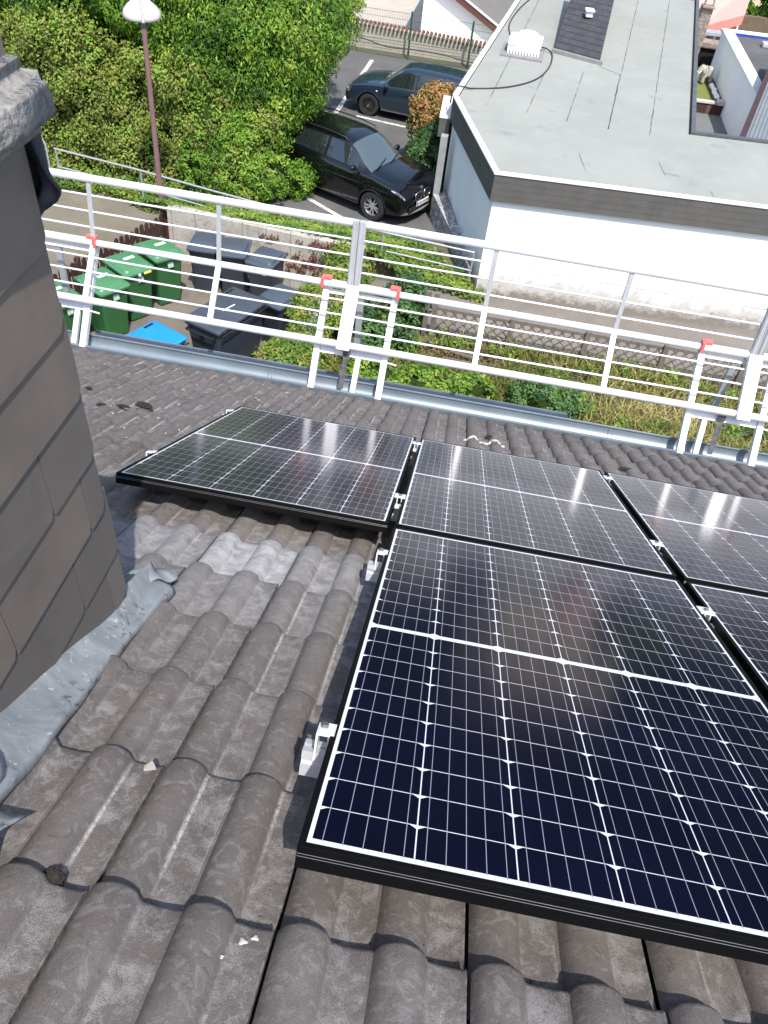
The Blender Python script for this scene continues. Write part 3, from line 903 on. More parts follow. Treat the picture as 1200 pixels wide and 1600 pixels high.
crown('leafy_tree', 'green leafy tree standing between the bright tree and the parked black car', 'tree', (-6.2, 22.8, GZ),
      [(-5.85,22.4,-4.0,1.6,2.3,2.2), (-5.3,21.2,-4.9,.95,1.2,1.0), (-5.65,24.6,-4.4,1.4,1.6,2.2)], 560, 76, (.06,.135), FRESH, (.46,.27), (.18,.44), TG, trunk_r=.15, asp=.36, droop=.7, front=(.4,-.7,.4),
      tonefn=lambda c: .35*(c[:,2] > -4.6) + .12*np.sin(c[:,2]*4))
crown('hanging_climber', 'brownish olive climber hanging down over the rear of the black parked car', 'climber', (-5.4, 20.8, GZ),
      [(-5.05,20.9,-5.75,.72,1.0,.95), (-4.95,20.3,-6.45,.62,.7,.95), (-5.5,19.7,-6.3,.75,.7,1.1), (-4.72,21.3,-5.35,.42,.5,.6)], 300, 52, (.06,.12), OLIVE, (.62,.22), (.14,.28), None, trunk_r=.06, asp=.4, front=(.4,-.7,.3), droop=.5)
crown('leafy_shrub', 'low bright green shrub spilling over the end of the parking line', 'shrub', (-5.6, 18.7, GZ),
      [(-5.35,18.75,-7.15,.85,.75,.62), (-6.3,18.35,-7.0,.95,.55,.65), (-4.60,19.15,-7.25,.50,.55,.45), (-5.9,18.8,-6.4,.8,.6,.7)], 210, 60, (.06,.12), BRIGHT, (.55,.18), (.14,.28), TG, trunk_r=.05, asp=.4)
crown('orange_shrub', 'slim shrub with orange brown top in front of the blue hatchback', 'shrub', (-1.45, 22.0, GZ),
      [(-1.55,22.0,-6.02,.58,.5,.50), (-1.15,22.1,-6.2,.50,.45,.55), (-1.75,22.0,-6.5,.42,.45,.45), (-1.30,22.0,-6.9,.62,.5,.6), (-1.35,21.9,-7.35,.60,.5,.40)], 270, 58, (.05,.10), RUST, (.50,.18), (.08,.26), None, trunk_r=.05, asp=.55,
      tonefn=lambda c: np.where(c[:,2] < -6.45, -.55, .12))
crown('dark_shrub', 'dark green shrub growing beside the black car at the corner of the white building', 'shrub', (-1.35, 20.6, GZ),
      [(-1.55,20.9,-7.1,.58,.9,.65), (-1.35,19.9,-7.35,.35,.6,.4), (-1.35,21.4,-6.7,.45,.5,.5)], 190, 60, (.05,.10), DARKL, (.5,.2), (.10,.22), None, trunk_r=.04)
# ivy bed on the bank behind the retaining wall
def bank_z(x, y):
    t = np.clip((y-14.9)/2.6, 0, 1); r_ = np.clip((x+2.3)/1.0, 0, 1)
    return (GZ + .10 + (1.05*(1-t)**1.2)*(1-r_) + .16*np.sin(x*3.1)*np.cos(y*2.7)*.5)
n_ = 42000
x = rng.uniform(-10.6, .62, n_); y = rng.uniform(14.75, 18.3, n_)
low = 15.05 - .095*(x+6.3) + np.where(x > -2.1, 1.05 - .05*(x+2.1), 0)
keep = (y > low) & (y < 17.75 - np.clip((x+1.5)*.95, 0, 2)) & (x > -7.0) | (x <= -7.0) & (y > 16.95 - .13*(x+7.0) + .15*np.sin(x*2.7)) ; x, y = x[keep], y[keep]
P = np.stack([x, y, np.where(x < -7.0, GZ+.10, bank_z(x,y)) + rng.uniform(-.05,.14,len(x))],1)
N = unit(np.stack([rng.normal(0,.45,len(x)), -.35+rng.normal(0,.45,len(x)), np.ones(len(x))],1))
tn = .52 + .16*np.sin(x*2.1+y*3.3) + .10*np.sin(x*7.3-y*5.1) + rng.normal(0,.15,len(x))
tn = np.minimum(tn, .86)
tag(leafmesh('ivy_bed', P, N, rng.uniform(.05,.11,len(x)), tn, IVYM, None, .7), 'bright green ivy covering the bank below the handrail', 'ivy', kind='stuff')
mb = MB()
mb.grid(lambda a, b: (-7.0+7.6*a, 14.95-.09*7.6*a*.0 + 2.75*b, float(bank_z(np.array(-7.0+7.6*a), np.array(14.95+2.75*b)))-.05 if -7.0+7.6*a < -2.2 or b > .35 else GZ-.05), 60, 24)
tag(mb.build('ivy_bank', SOIL), kind='structure')

# ------------------------------------------------------------------ retaining wall, ivy wall
def slab_wall_material():
    n = NT('slab_wall_concrete')
    c = n.ramp(n.noise(2.5, 6, .65), [(.3, (.29,.265,.22)), (.7, (.43,.40,.345))])
    c = n.mix(n.ramp(n.noise(11, 6, .7), [(.52, 0.), (.66, .75)]), c, (.16,.145,.12))
    x, y, z = n.sep(n.co())
    j = n.math('ABSOLUTE', n.math('SUBTRACT', n.math('FRACT', n.math('DIVIDE', n.math('ADD', x, 40.), .52)), .5))
    c = n.mix(n.ramp(j, [(.475, 0.), (.49, .8)]), c, (.13,.12,.10))
    n.set(color=c, rough=.92); n.bump(n.noise(30, 5), .4, .01)
    return n.mat
SLABW = slab_wall_material()
mb = MB(); mb.prism([(-6.30,14.95),(-2.05,14.56),(-2.03,14.74),(-6.28,15.13)], GZ, -6.50)
rw = mb.build('retaining_wall', SLABW, bevel=.01); tag(rw, 'pale concrete slab wall behind the black bins', 'wall')
def wall_creeper():
    cs = []
    for (cx, cz, rx_, rz_, k) in ((-3.05,-7.0,.42,.20,26), (-2.7,-6.62,.50,.10,22), (-3.35,-7.22,.28,.12,12), (-4.3,-6.68,.35,.05,6)):
        for q in range(k):
            X = rng.normal(cx, rx_*.6); Z_ = rng.normal(cz, rz_*.6)
            cs.append((X, 14.95 - .0918*(X+6.30) - .03, min(Z_, -6.45)))
    C_ = np.array(cs); N_ = np.tile(np.array([0,-1,.2]), (len(C_),1))
    P, N, ix = clumps(C_, unit(N_), .09, 12, .25)
    return leafmesh('wall_creeper', P, N, rng.uniform(.03,.06,len(P)), rng.normal(.5,.25,len(P)), REDL, None, .7)
tag(wall_creeper(), 'dark red creeper clinging to the pale slab wall behind the bins', 'creeper')
root = thing('ivy_wall', 'low wall smothered in yellow green ivy between bins and weedy garden', 'ivy wall', (-2.6, 12.6, GZ))
mb = MB(); mb.prism([(-2.55,14.5),(-2.95,10.2),(-2.6,10.2),(-2.2,14.5)], GZ, -6.95); mb.build('wall', M('old_wall', (.44,.40,.34), (.27,.25,.21), 5, .95, bump=.5), root)
k = 420
t = rng.random(k); side = rng.random(k)
yy = 14.6 - 4.5*t; xc = -2.38 - .0905*(14.5-yy)
prof_a = rng.uniform(-.3, 2.6, k)
rad = .42 + .14*np.sin(yy*3.1)
C_ = np.stack([xc + np.cos(prof_a)*rad*.95, yy, np.where(prof_a > 0, -7.05 + np.sin(prof_a)*rad, -7.05 - rng.random(k)*.55)],1)
lo_ = rng.random(k) < .30
C_[lo_,0] = xc[lo_] + rng.uniform(.25,.50,lo_.sum()); C_[lo_,2] = rng.uniform(GZ+.1,-7.0,lo_.sum())
bare = (np.abs(yy-12.35) < .28) & (C_[:,0] > xc-.1) & (C_[:,2] < -6.9)
C_ = C_[~bare]; xc = xc[~bare]
N_ = unit(np.stack([(C_[:,0]-xc), np.full(len(C_), -.15), .35+np.clip(C_[:,2]+7.05, 0, 1)*1.6],1))
P, N, ix = clumps(C_, N_, .17, 44); ct = rng.normal(.60,.22,len(C_))
leafmesh('ivy', P, N, rng.uniform(.045,.09,len(P)), ct[ix]+rng.normal(0,.13,len(P)), IVYM, root, .65)

# ------------------------------------------------------------------ weedy garden
n_ = 38000
x = rng.uniform(-2.1, 9.0, n_); y = rng.uniform(8.5, 13.75, n_)
dens = .5 + .5*np.sin(x*1.3+y*2.1)*np.sin(y*1.7-x*.6)
bare = (x < 1.0) & (y > 12.3) & (x > -1.2)
kp = (rng.random(n_) < .35 + .65*dens) & ~(bare & (rng.random(n_) < .8)); x, y, dens = x[kp], y[kp], dens[kp]
h = rng.uniform(.14,.42,len(x))*(.55+.6*dens)
P = np.stack([x,y,GZ + h*.45],1)
lean = rng.normal(size=(len(x),3))*.5; lean[:,2] = 1
Nn = unit(np.cross(unit(lean), unit(rng.normal(size=(len(x),3)))))
def grassmesh(name, P, D, H, W, tone, mat):
    n = len(P); s_ = unit(np.cross(D, unit(rng.normal(size=(n,3)))))
    b0 = P - s_*W[:,None]; b1 = P + s_*W[:,None]; bend = rng.normal(size=(n,3))*.32; bend[:,2] = -np.abs(bend[:,2])*.6
    m0 = P + D*H[:,None]*.55 + s_*W[:,None]*.8; m1 = P + D*H[:,None]*.55 - s_*W[:,None]*.8
    tp = P + (D + bend)*H[:,None]
    v = np.stack([b0,b1,m0,m1,tp],1).reshape(-1,3).astype(np.float32); k = np.arange(n)*5
    me = bpy.data.meshes.new(name)
    me.vertices.add(5*n); me.vertices.foreach_set('co', v.ravel())
    idx = np.stack([k,k+1,k+2,k,k+2,k+3,k+3,k+2,k+4],1).ravel().astype(np.int32)
    me.loops.add(9*n); me.loops.foreach_set('vertex_index', idx)
    me.polygons.add(3*n); me.polygons.foreach_set('loop_start', (np.arange(3*n)*3).astype(np.int32)); me.polygons.foreach_set('loop_total', np.full(3*n,3,np.int32))
    me.materials.append(mat)
    at = me.attributes.new('tone','FLOAT','POINT'); at.data.foreach_set('value', np.repeat(np.clip(tone,0,1),5).astype(np.float32))
    me.update(); me.validate()
    o = bpy.data.objects.new(name, me); COL.objects.link(o); return o
tn = .46 + .16*np.clip((x-1.5)/2,0,1) + .26*np.sin(x*.9+1)*np.sin(y*1.9) + rng.normal(0,.2,len(x))
P[:,2] = GZ
o = grassmesh('tall_grass', P, unit(lean), h*1.25, rng.uniform(.006,.014,len(x)), tn, DRYG)
tag(o, 'tangled tall dry and green grass in the garden below the gutter', 'grass', kind='stuff')
k = 620
cx_ = rng.uniform(-2.0, 8.5, k); cy_ = rng.uniform(9.5, 13.6, k); w_ = np.sin(cx_*1.9+.5)*np.sin(cy_*2.3+1)
sel = w_ > -.05; C_ = np.stack([cx_, cy_, GZ + rng.uniform(.05,.30,k)],1)[sel]
N_ = unit(rng.normal(0,.3,size=(len(C_),3)) + np.array([0,-.2,1]))
P, N, ix = clumps(C_, N_, rng.uniform(.10,.22,len(C_)), 26)
ct = rng.normal(.45,.2,len(C_))
tag(leafmesh('weeds', P, N, rng.uniform(.04,.09,len(P)), ct[ix]+rng.normal(0,.14,len(P)), FRESH, None, .6), 'leafy green weeds among the grass of the garden', 'weeds', kind='stuff')
k = 150
C_ = np.stack([rng.normal(.0,.75,k), rng.normal(12.75,.42,k), np.full(k, GZ+.05)],1)
P, N, ix = clumps(C_, np.tile([0,0,1.],(k,1)), .16, 16, .3)
tag(leafmesh('dead_bracken', P, N, rng.uniform(.05,.12,len(P)), rng.normal(.35,.25,len(P)), leaf_mat('leaf_dead', [(0., (.07,.035,.02)), (.6, (.17,.09,.05)), (1., (.28,.18,.10))]), None, .35), 'reddish brown dead plants on bare soil before the lattice fence', 'dead plants', kind='stuff')
crown('garden_bush', 'dark green bramble bush below the middle eave bracket', 'bush', (-1.35, 13.1, GZ), [(-1.30,13.15,-7.25,.62,.55,.55), (-1.65,12.45,-7.35,.40,.5,.40), (-1.05,13.9,-7.1,.45,.35,.55)], 150, 50, (.06,.11), DARKL, (.55,.2), (.12,.22), None, trunk_r=.03)
crown('garden_bush', 'bright leafy bush at the edge of the garden right of the bracket, under the gutter', 'bush', (-.25, 11.55, GZ), [(-.25,11.5,-7.4,.75,.45,.40), (-1.2,11.6,-7.45,.6,.4,.34), (.45,11.75,-7.45,.45,.35,.33)], 150, 50, (.05,.10), FRESH, (.52,.24), (.10,.20), None, trunk_r=.03)
crown('garden_bush', 'blue green leafy bush in the grass below the middle guard rail', 'bush', (1.75, 11.75, GZ), [(1.75,11.75,-7.4,.5,.38,.42), (2.3,11.9,-7.5,.35,.3,.28)], 80, 46, (.05,.09), DARKL, (.75,.2), (.10,.18), None, trunk_r=.02)

# ------------------------------------------------------------------ lattice fence and planks
GREYW = M('grey_wood', (.160,.135,.112), (.100,.084,.068), 9, .9, bump=.4, bscale=40)
lf = thing('lattice_fence', 'weathered grey low lattice fence in front of the white building', 'fence', (3, 13.75, GZ))
px_ = [-.42, 1.13, 2.62, 4.15, 5.70, 7.2]
for i, X in enumerate(px_):
    m = MB(); hh = 1.0 if i == 0 else .72
    m.box((X, 13.72, GZ+hh/2), (.10,.10,hh)); 
    if i == 0: m.box((X-.16, 13.72, GZ+.5), (.09,.09,1.0))
    m.build('post', GREYW, lf)
for i in range(len(px_)-1):
    a, b = px_[i]+.05, px_[i+1]-.05
    m = MB()
    m.beam((a,13.76,GZ+.64),(b,13.76,GZ+.62),.04,.06); m.beam((a,13.76,GZ+.10),(b,13.76,GZ+.10),.04,.06)
    st = .20; H = .52
    for d, yo in ((1, 13.735), (-1, 13.775)):
        q = a - H
        while q < b:
            x0, x1 = (q, q+H) if d > 0 else (q+H, q); z0, z1 = GZ+.11, GZ+.62
            def cut(x, z, x2, z2):
                if x < a: t_ = (a-x)/(x2-x); return a, z+(z2-z)*t_
                if x > b: t_ = (b-x)/(x2-x); return b, z+(z2-z)*t_
                return x, z
            if max(x0,x1) > a+.03 and min(x0,x1) < b-.03:
                p0 = cut(x0,z0,x1,z1); p1 = cut(x1,z1,x0,z0)
                if abs(p0[0]-p1[0]) > .05: m.beam((p0[0],yo,p0[1]),(p1[0],yo,p1[1]),.014,.042,(0,1,0))
            q += st
    m.build('lattice_panel', GREYW, lf)
for (a, b, lab) in (((-.45,13.35),(.62,13.05),'grey plank lying on dead plants before the lattice fence'), ((-.1,12.95),(.75,12.85),'short grey plank lying nearer the house than the longer one')):
    m = MB(); m.beam((*a, GZ+.06), (*b, GZ+.09), .09, .03); o = m.build('plank', GREYW); tag(o, lab, 'plank')
m = MB(); m.prism([(-1.95,14.15),(-.6,14.0),(-.6,14.06),(-1.95,14.21)], GZ, -7.05)
tag(m.build('concrete_edging', M('mossy_concrete', (.27,.26,.19), (.19,.20,.12), 6, .95, bump=.3)), 'mossy low concrete edging left of the lattice fence', 'edging')

# ================================================================== NEIGHBOUR BUILDING
def render_wall_material():
    n = NT('white_render')
    x, y, z = n.sep(n.co())
    c = n.ramp(n.noise(.8, 5, .6), [(.3, (.80,.80,.79)), (.7, (.74,.745,.75))])
    w = n.math('ADD', z, n.math('MULTIPLY', n.math('SUBTRACT', n.noise(2.2, 6, .7), .5), 1.3))
    c = n.mix(n.ramp(w, [(.35, .85), (.75, 0.)]), c, (.42,.39,.34))
    w2 = n.math('ADD', z, n.math('MULTIPLY', n.math('SUBTRACT', n.noise(5, 6, .75), .5), .7))
    c = n.mix(n.ramp(w2, [(.12, .9), (.30, 0.)]), c, (.17,.145,.115))
    sm = n.math('MULTIPLY', n.ramp(n.noise(7, 6, .75), [(.5, 0.), (.62, .55)]), n.ramp(n.noise(.9, 3), [(.5, 0.), (.6, 1.)]))
    sm = n.math('MULTIPLY', sm, n.ramp(z, [(1.1, 1.), (1.5, 0.)]) if False else n.ramp(n.math('DIVIDE', z, 3.0), [(.35, 1.), (.5, 0.)]))
    c = n.mix(sm, c, (.40,.40,.42))
    n.set(color=c, rough=.9); n.bump(n.noise(80, 4), .2, .006)
    return n.mat
WRENDER = render_wall_material()
def felt_material():
    n = NT('roof_felt')
    c = n.ramp(n.noise(.55, 5, .6, dist=.4), [(.3, (.240,.248,.222)), (.7, (.288,.293,.265))])
    c = n.mix(n.ramp(n.noise(2.8, 5, .65), [(.5, 0.), (.75, .5)]), c, (.310,.312,.285))
    c = n.mix(n.ramp(n.noise(160, 2, .6), [(.4, 0.), (.7, .35)]), c, (.16,.17,.16))
    wet = n.math('MULTIPLY', n.ramp(n.noise(1.3, 4, .6), [(.63, 0.), (.68, .6)]), 1.0)
    c = n.mix(wet, c, (.20,.21,.197))
    n.set(color=c, rough=.85, spec=.3); n.bump(n.noise(200, 2), .2, .003)
    return n.mat
FELT = felt_material()
FASC = M('fascia_slate', (.105,.098,.090), (.075,.072,.068), 3, .7, bump=.2)
COPE = M('white_coping', (.78,.78,.76), (.68,.68,.665), 2, .55)
SEAM = M('felt_seam', (.045,.05,.05), (.10,.11,.105), 30, .9)
nb = thing('flat_roof_building', 'white rendered building with grey felt flat roof and dark fascia', 'building', (2.5, 20, GZ))
NP = [(.24,15.52),(11.5,16.54),(11.5,20.55),(4.63,19.80),(6.32,33.80),(.36,33.35),(-1.02,19.70)]
def inset(P, d):
    out = []; n = len(P)
    for i in range(n):
        p, a, b = Vector(P[i]), Vector(P[i-1]), Vector(P[(i+1) % n])
        e1 = (p-a).normalized(); e2 = (b-p).normalized()
        n1 = Vector((-e1.y, e1.x)); n2 = Vector((-e2.y, e2.x)); k = (n1+n2)/(1+n1.dot(n2))
        out.append(tuple(p + k*d))
    return out
WI = inset(NP, .10)
RZ = -5.0
m = MB(); m.prism(WI, GZ, -5.12); m.build('wall', WRENDER, nb)
m = MB(); m.prism(inset(NP, .15), -5.115, RZ); m.build('felt_roof', FELT, nb)
m = MB()
def band(P, Q, z0, z1, idx):
    for i in idx:
        j = (i+1) % len(P); a, b, c_, d = P[i], P[j], Q[j], Q[i]
        m.prism([a, b, c_, d], z0, z1)
IN2, IN3 = inset(NP, .02), inset(NP, .099)
band(IN2, IN3, -5.53, RZ-.006, (0, 6)); 
for kz in (-5.14, -5.27, -5.40):
    for i in (0, 6):
        a, b = Vector(IN2[i]), Vector(IN2[(i+1) % 7]); e = (b-a).normalized(); nn = Vector((e.y, -e.x))
        p = a + e*.01; q_ = b - e*.01
        m.par((p.x, p.y, kz), (*(q_-p), 0), (*(nn*.004), 0), (0,0,.004))
band(IN2, IN3, -5.25, RZ-.006, (1,2,3,4,5))
m.build('fascia', FASC, nb)
m = MB(); C1 = inset(NP, .13)
band(NP, C1, RZ-.004, RZ+.038, (0, 5, 6)); m.build('coping', COPE, nb, bevel=.01)
m = MB(); C2 = inset(NP, .10); band(NP, C2, RZ-.004, RZ+.05, (1, 2, 3, 4)); m.build('edge_trim', M('dark_edge', (.09,.10,.11), (.13,.14,.15), 5, .5, metal=.3), nb)
def seam(p, q, w=.022):
    m = MB()
    p, q = Vector(p), Vector(q); e = (q-p); L_ = e.length; e.normalize(); s_ = Vector((-e.y, e.x))*w/2
    nseg = max(2, int(L_/.25)); pl_ = []; pr_ = []
    for i in range(nseg+1):
        a = p + e*L_*i/nseg; k = .12 if random.random() < .16 else random.uniform(.45,1.15); jj = Vector((-e.y,e.x))*random.uniform(-.006,.006)
        pl_.append((*(a-s_*k+jj), RZ+.004)); pr_.append((*(a+s_*k+jj), RZ+.004))
    m.add(pl_+pr_, [(i, i+1, nseg+2+i, nseg+1+i) for i in range(nseg)])
    m.build('felt_seam', SEAM, nb)
for p, q in (((.80,31),(-.2,19.41)), ((1.09,22.67),(.74,19.35)), ((2.09,23.18),(1.65,19.18)), ((3.06,23.43),(2.6,19.14)), ((4.12,32.6),(2.6,19.14)), ((5.25,33.3),(3.54,19.19)), ((2.5,23.9),(3.06,23.43))):
    seam(p, q)
for p, q in (((2.05,16.4),(1.92,17.4)), ((3.7,16.9),(3.62,17.6)), ((3.6,17.05),(4.0,16.97)), ((4.6,16.2),(4.55,16.5)), ((.2,17.9),(.55,17.85)), ((-.6,18.9),(-.35,18.86))): seam(p, q, .014)
# raised shingled ridge box, vent, canopy, pilaster, pipe
SHING = NT('dark_shingle')
_c = SHING.mix(SHING.voro(5.0), (.030,.031,.034), (.052,.053,.058)); SHING.set(color=_c, rough=.85); SHING.bump(SHING.noise(60,4), .3, .005); SHING = SHING.mat
m = MB()
bx = [(1.28,24.62),(2.53,24.12),(3.0,29.6),(1.86,30.0)]
m.prism(bx, RZ+.001, [RZ+.10, RZ+.10, RZ+1.35, RZ+1.35])
def top(a, b):
    p = Vector(bx[0]).lerp(Vector(bx[1]), a).lerp(Vector(bx[3]).lerp(Vector(bx[2]), a), b)
    return Vector((p.x, p.y, RZ+.10+1.25*b))
for r_ in range(17):
    b0, b1 = r_/17, (r_+1)/17; a = -(.09 if r_ % 2 else 0)
    while a < 1:
        a0, a1 = max(a, 0), min(a+.18, 1)
        if a1-a0 > .02:
            p = [top(a0+.004,b0), top(a1-.004,b0), top(a1-.004,b1), top(a0+.004,b1)]
            up = Vector((0,0,1)); m.add([p[0]+up*.022, p[1]+up*.022, p[2]+up*.006, p[3]+up*.006, p[0], p[1]], [(0,1,2,3),(4,5,1,0)])
        a += .18
m.build('shingled_box', SHING, nb)
m = MB(); m.prism([(1.22,24.50),(2.60,23.98),(2.56,24.13),(1.27,24.62)], RZ+.003, RZ+.09); m.build('box_kerb', M('lead_kerb', (.24,.235,.23), (.18,.18,.175), 6, .7), nb)
m = MB(); c_ = top(.52, .36); m.box((c_.x, c_.y, c_.z+.10), (.20,.26,.14), rz=.1); m.box((c_.x, c_.y-.02, c_.z+.20), (.26,.32,.06), rz=.1); m.build('box_vent', WHITEP, nb, bevel=.03)
root = thing('roof_vent', 'white ribbed plastic vent hood on a grey kerb on the flat roof', 'roof vent', (.48, 23.9, RZ))
m = MB(); m.box((.46,24.05,RZ+.02), (1.12,1.25,.05), rz=-.05); m.build('kerb', M('kerb_grey', (.22,.215,.22), (.17,.165,.17), 4, .8), root)
m = MB()
for q in range(11):
    x_ = .06 + .08*q; m.box((x_, 23.72-.004*q, RZ+.12), (.05,.05,.15))
m.box((.46,24.06,RZ+.135), (.84,.62,.17), rz=-.05); m.build('grille', WHITEP, root)
m = MB()
arc = [(-.44,0),(-.44,.17),(-.26,.19),(-.20,.25),(-.05,.29),(.12,.29),(.24,.25),(.30,.19),(.44,.17),(.44,0)]
V0 = [(.46+x_, 23.74, RZ+.22+z_) for x_, z_ in arc]; V1_ = [(.50+x_, 24.40, RZ+.22+z_*.9) for x_, z_ in arc]
n0 = len(arc); m.add(V0+V1_, [tuple(range(n0)), tuple(range(2*n0-1, n0-1, -1))] + [((i+1) % n0, i, n0+i, n0+(i+1) % n0) for i in range(n0)])
m.build('hood', WHITEP, root, bevel=.015)
def spl(pts, k=10):
    out = []; P = [Vector(p) for p in pts]
    for i in range(len(P)-1):
        p0, p1, p2, p3 = P[max(i-1,0)], P[i], P[i+1], P[min(i+2,len(P)-1)]
        for q in range(k):
            t_ = q/k; out.append(.5*((2*p1)+(p2-p0)*t_+(2*p0-5*p1+4*p2-p3)*t_*t_+(3*p1-p0-3*p2+p3)*t_**3))
    out.append(P[-1]); return out
CABLE = M('black_cable', (.02,.021,.023), (.03,.03,.032), 5, .5)
m = MB(); z_ = RZ+.02
m.tube(spl([(-1.06,20.0,-5.25),(-1.03,20.05,RZ+.07),(-.85,20.25,RZ+.075),(-.6,20.4,z_),(.2,20.9,z_),(.85,21.8,z_),(1.18,23.0,z_),(1.25,24.2,z_),(1.1,24.5,z_+.05),(.92,24.3,z_+.12)]), .018, 8)
tag(m.build('cable', CABLE, smooth=60), 'black cable looping from the vent hood over the near roof edge', 'cable')
m = MB(); m.tube(spl([(.15,24.6,z_+.1),(.10,25.1,z_),(-.05,26.6,z_),(.15,28.6,z_),(.6,31.0,z_),(.75,32.8,z_)]), .018, 8)
tag(m.build('cable', CABLE, smooth=60), 'black cable running from the vent hood to the far roof end', 'cable')
m = MB(); m.box((2.95,28.9,RZ+.006), (.7,.5,.004))
cn = thing('side_canopy', 'small canopy with white coping and dark fascia at the side of the white building', 'canopy', (-1.2, 20.3, -5.6))
m = MB(); m.prism([(-1.24,19.72),(-1.00,19.72),(-.94,21.2),(-1.30,21.2)], -5.95, -5.52); m.build('fascia', FASC, cn)
m = MB(); m.prism([(-1.25,19.71),(-.99,19.71),(-.92,21.2),(-1.31,21.2)], -5.518, -5.475); m.build('coping', COPE, cn)
pl = thing('stone_pilaster', 'flaking grey pilaster with stone plinth at the corner of the white building', 'pilaster', (-1.0, 19.0, GZ))
FLAKE = NT('flaking_plinth'); FLAKE.set(color=FLAKE.mix(FLAKE.ramp(FLAKE.noise(9,6,.75,dist=.6), [(.46,0.),(.56,1.)]), (.16,.155,.15), (.42,.42,.42)), rough=.95); FLAKE.bump(FLAKE.noise(14,6,.7), .8, .03); FLAKE = FLAKE.mat
m = MB(); m.box((-1.03,19.15,-6.55), (.16,.22,1.7)); m.build('pillar', M('grey_render', (.30,.305,.31), (.22,.225,.23), 5, .9), pl)
m = MB(); m.prism([(-1.12,19.05),(.10,16.05),(.25,16.12),(-.85,19.25)], GZ, [-7.05,-7.30,-7.30,-7.05]); m.build('plinth', FLAKE, pl)

# ================================================================== RIGHT BACKGROUND
an = thing('white_annex', 'low white garden building with white coping and dark felt roof', 'building', (9, 31, GZ))
m = MB(); m.prism([(7.72,27.0),(14,27.6),(14,35.6),(7.72,35.0)], GZ, -6.12); m.build('wall', M('annex_white', (.80,.81,.82), (.74,.75,.77), 1.2, .9), an)
m = MB(); m.prism([(8.1,27.4),(13.7,27.9),(13.7,35.2),(8.1,34.7)], -6.11, -6.06); m.build('felt_roof', M('annex_felt', (.062,.060,.060), (.10,.098,.098), .8, .8), an)
m = MB()
for a in ([(7.68,26.96),(8.08,27.36),(8.08,34.66),(7.68,35.06)], [(7.68,35.06),(8.08,34.70),(13.7,35.2),(14.05,35.7)], [(7.70,26.94),(14.05,27.55),(13.7,27.9),(8.1,27.37)]): m.prism(a, -6.11, -5.97)
m.build('coping', COPE, an)
m = MB(); m.par((8.1,34.66,-6.058), (5.6,.5,0), (0,-.05,0), (0,0,.075)); m.build('blue_edge', M('blue_edge', (.02,.06,.35)), an)
m = MB(); m.box((9.05,33.6,-5.98), (.28,.35,.15)); m.build('roof_outlet', M('pale_lead', (.45,.45,.46), (.3,.3,.3), 8, .6), an, bevel=.03)
sh = thing('metal_shed', 'shed roofed with grey corrugated sheets and dark brown verge at the right photo edge', 'shed', (8, 25, GZ))
m = MB()
def shf(a, b):
    y_ = 21.3 + 9.0*b; xl_ = 6.12 + .279*(y_-21.6)
    x_ = xl_ + .1 + 5*a; s_ = 90*a
    return (x_, y_, -5.42 + .018*math.sin(s_*math.pi*2*.55) + .10*a*0)
m.grid(shf, 400, 1); m.build('corrugated_roof', M('corrugated_grey', (.22,.24,.255), (.18,.20,.215), 2, .5, metal=.2), sh, smooth=60)
m = MB(); m.par((6.02,21.3,-5.56), (.16,0,0), (2.51,9.0,0), (0,0,.20)); m.build('verge_board', M('brown_verge', (.040,.018,.020), (.055,.028,.028), 3, .6), sh)
m = MB(); m.prism([(6.3,21.4),(11,21.4),(13.4,30),(8.75,30)], GZ, -5.6); m.build('wall', M('shed_wall', (.35,.36,.38), (.3,.31,.33), 2, .8), sh)
sheet('courtyard', [(4.8,20.2),(9.5,20.2),(9.5,30.75),(6.2,30.75)], GZ+.004, asphalt_material('courtyard_paving', (.085,.090,.090), (.125,.130,.128), .2, .8))
sheet('lawn', [(6.2,30.9),(7.5,30.9),(7.62,34.2),(6.4,34.2)], GZ+.304, M('lawn_grass', (.10,.13,.022), (.14,.165,.035), 3, .95, bump=.6, bscale=80))
lw = thing('brick_wall', 'low dark red brick wall with pale coping between courtyard and lawn', 'wall', (7.4, 30.8, GZ))
BRK = NT('dark_brick')
_b = BRK.n.new('ShaderNodeTexBrick'); _b.inputs['Color1'].default_value = (.060,.018,.018,1); _b.inputs['Color2'].default_value = (.045,.014,.016,1); _b.inputs['Mortar'].default_value = (.10,.08,.075,1)
_b.inputs['Scale'].default_value = 4.0; BRK.lk(BRK.co((1,1,1)), _b.inputs['Vector']); BRK.set(color=_b.outputs[0], rough=.7); BRK = BRK.mat
m = MB(); m.prism([(6.3,30.72),(9.6,31.0),(9.6,31.2),(6.3,30.92)], GZ, -7.37); m.build('brick_face', BRK, lw)
m = MB(); m.prism([(6.3,30.68),(7.42,30.78),(7.42,31.0),(6.3,30.92)], -7.368, -7.31); m.prism([(7.46,30.72),(9.6,30.92),(9.6,31.2),(7.46,31.02)], -7.368, -7.24); m.build('coping', M('pale_coping', (.50,.45,.46), (.42,.38,.39), 5, .8), lw)
m = MB(); m.prism([(7.40,31.0),(7.72,31.0),(7.72,34.3),(7.44,34.3)], GZ+.30, GZ+.36); o = m.build('flower_border', M('border_brick', (.10,.045,.045), (.07,.03,.03), 6, .8)); tag(o, 'narrow dark red border along the foot of the white garden building', 'border')
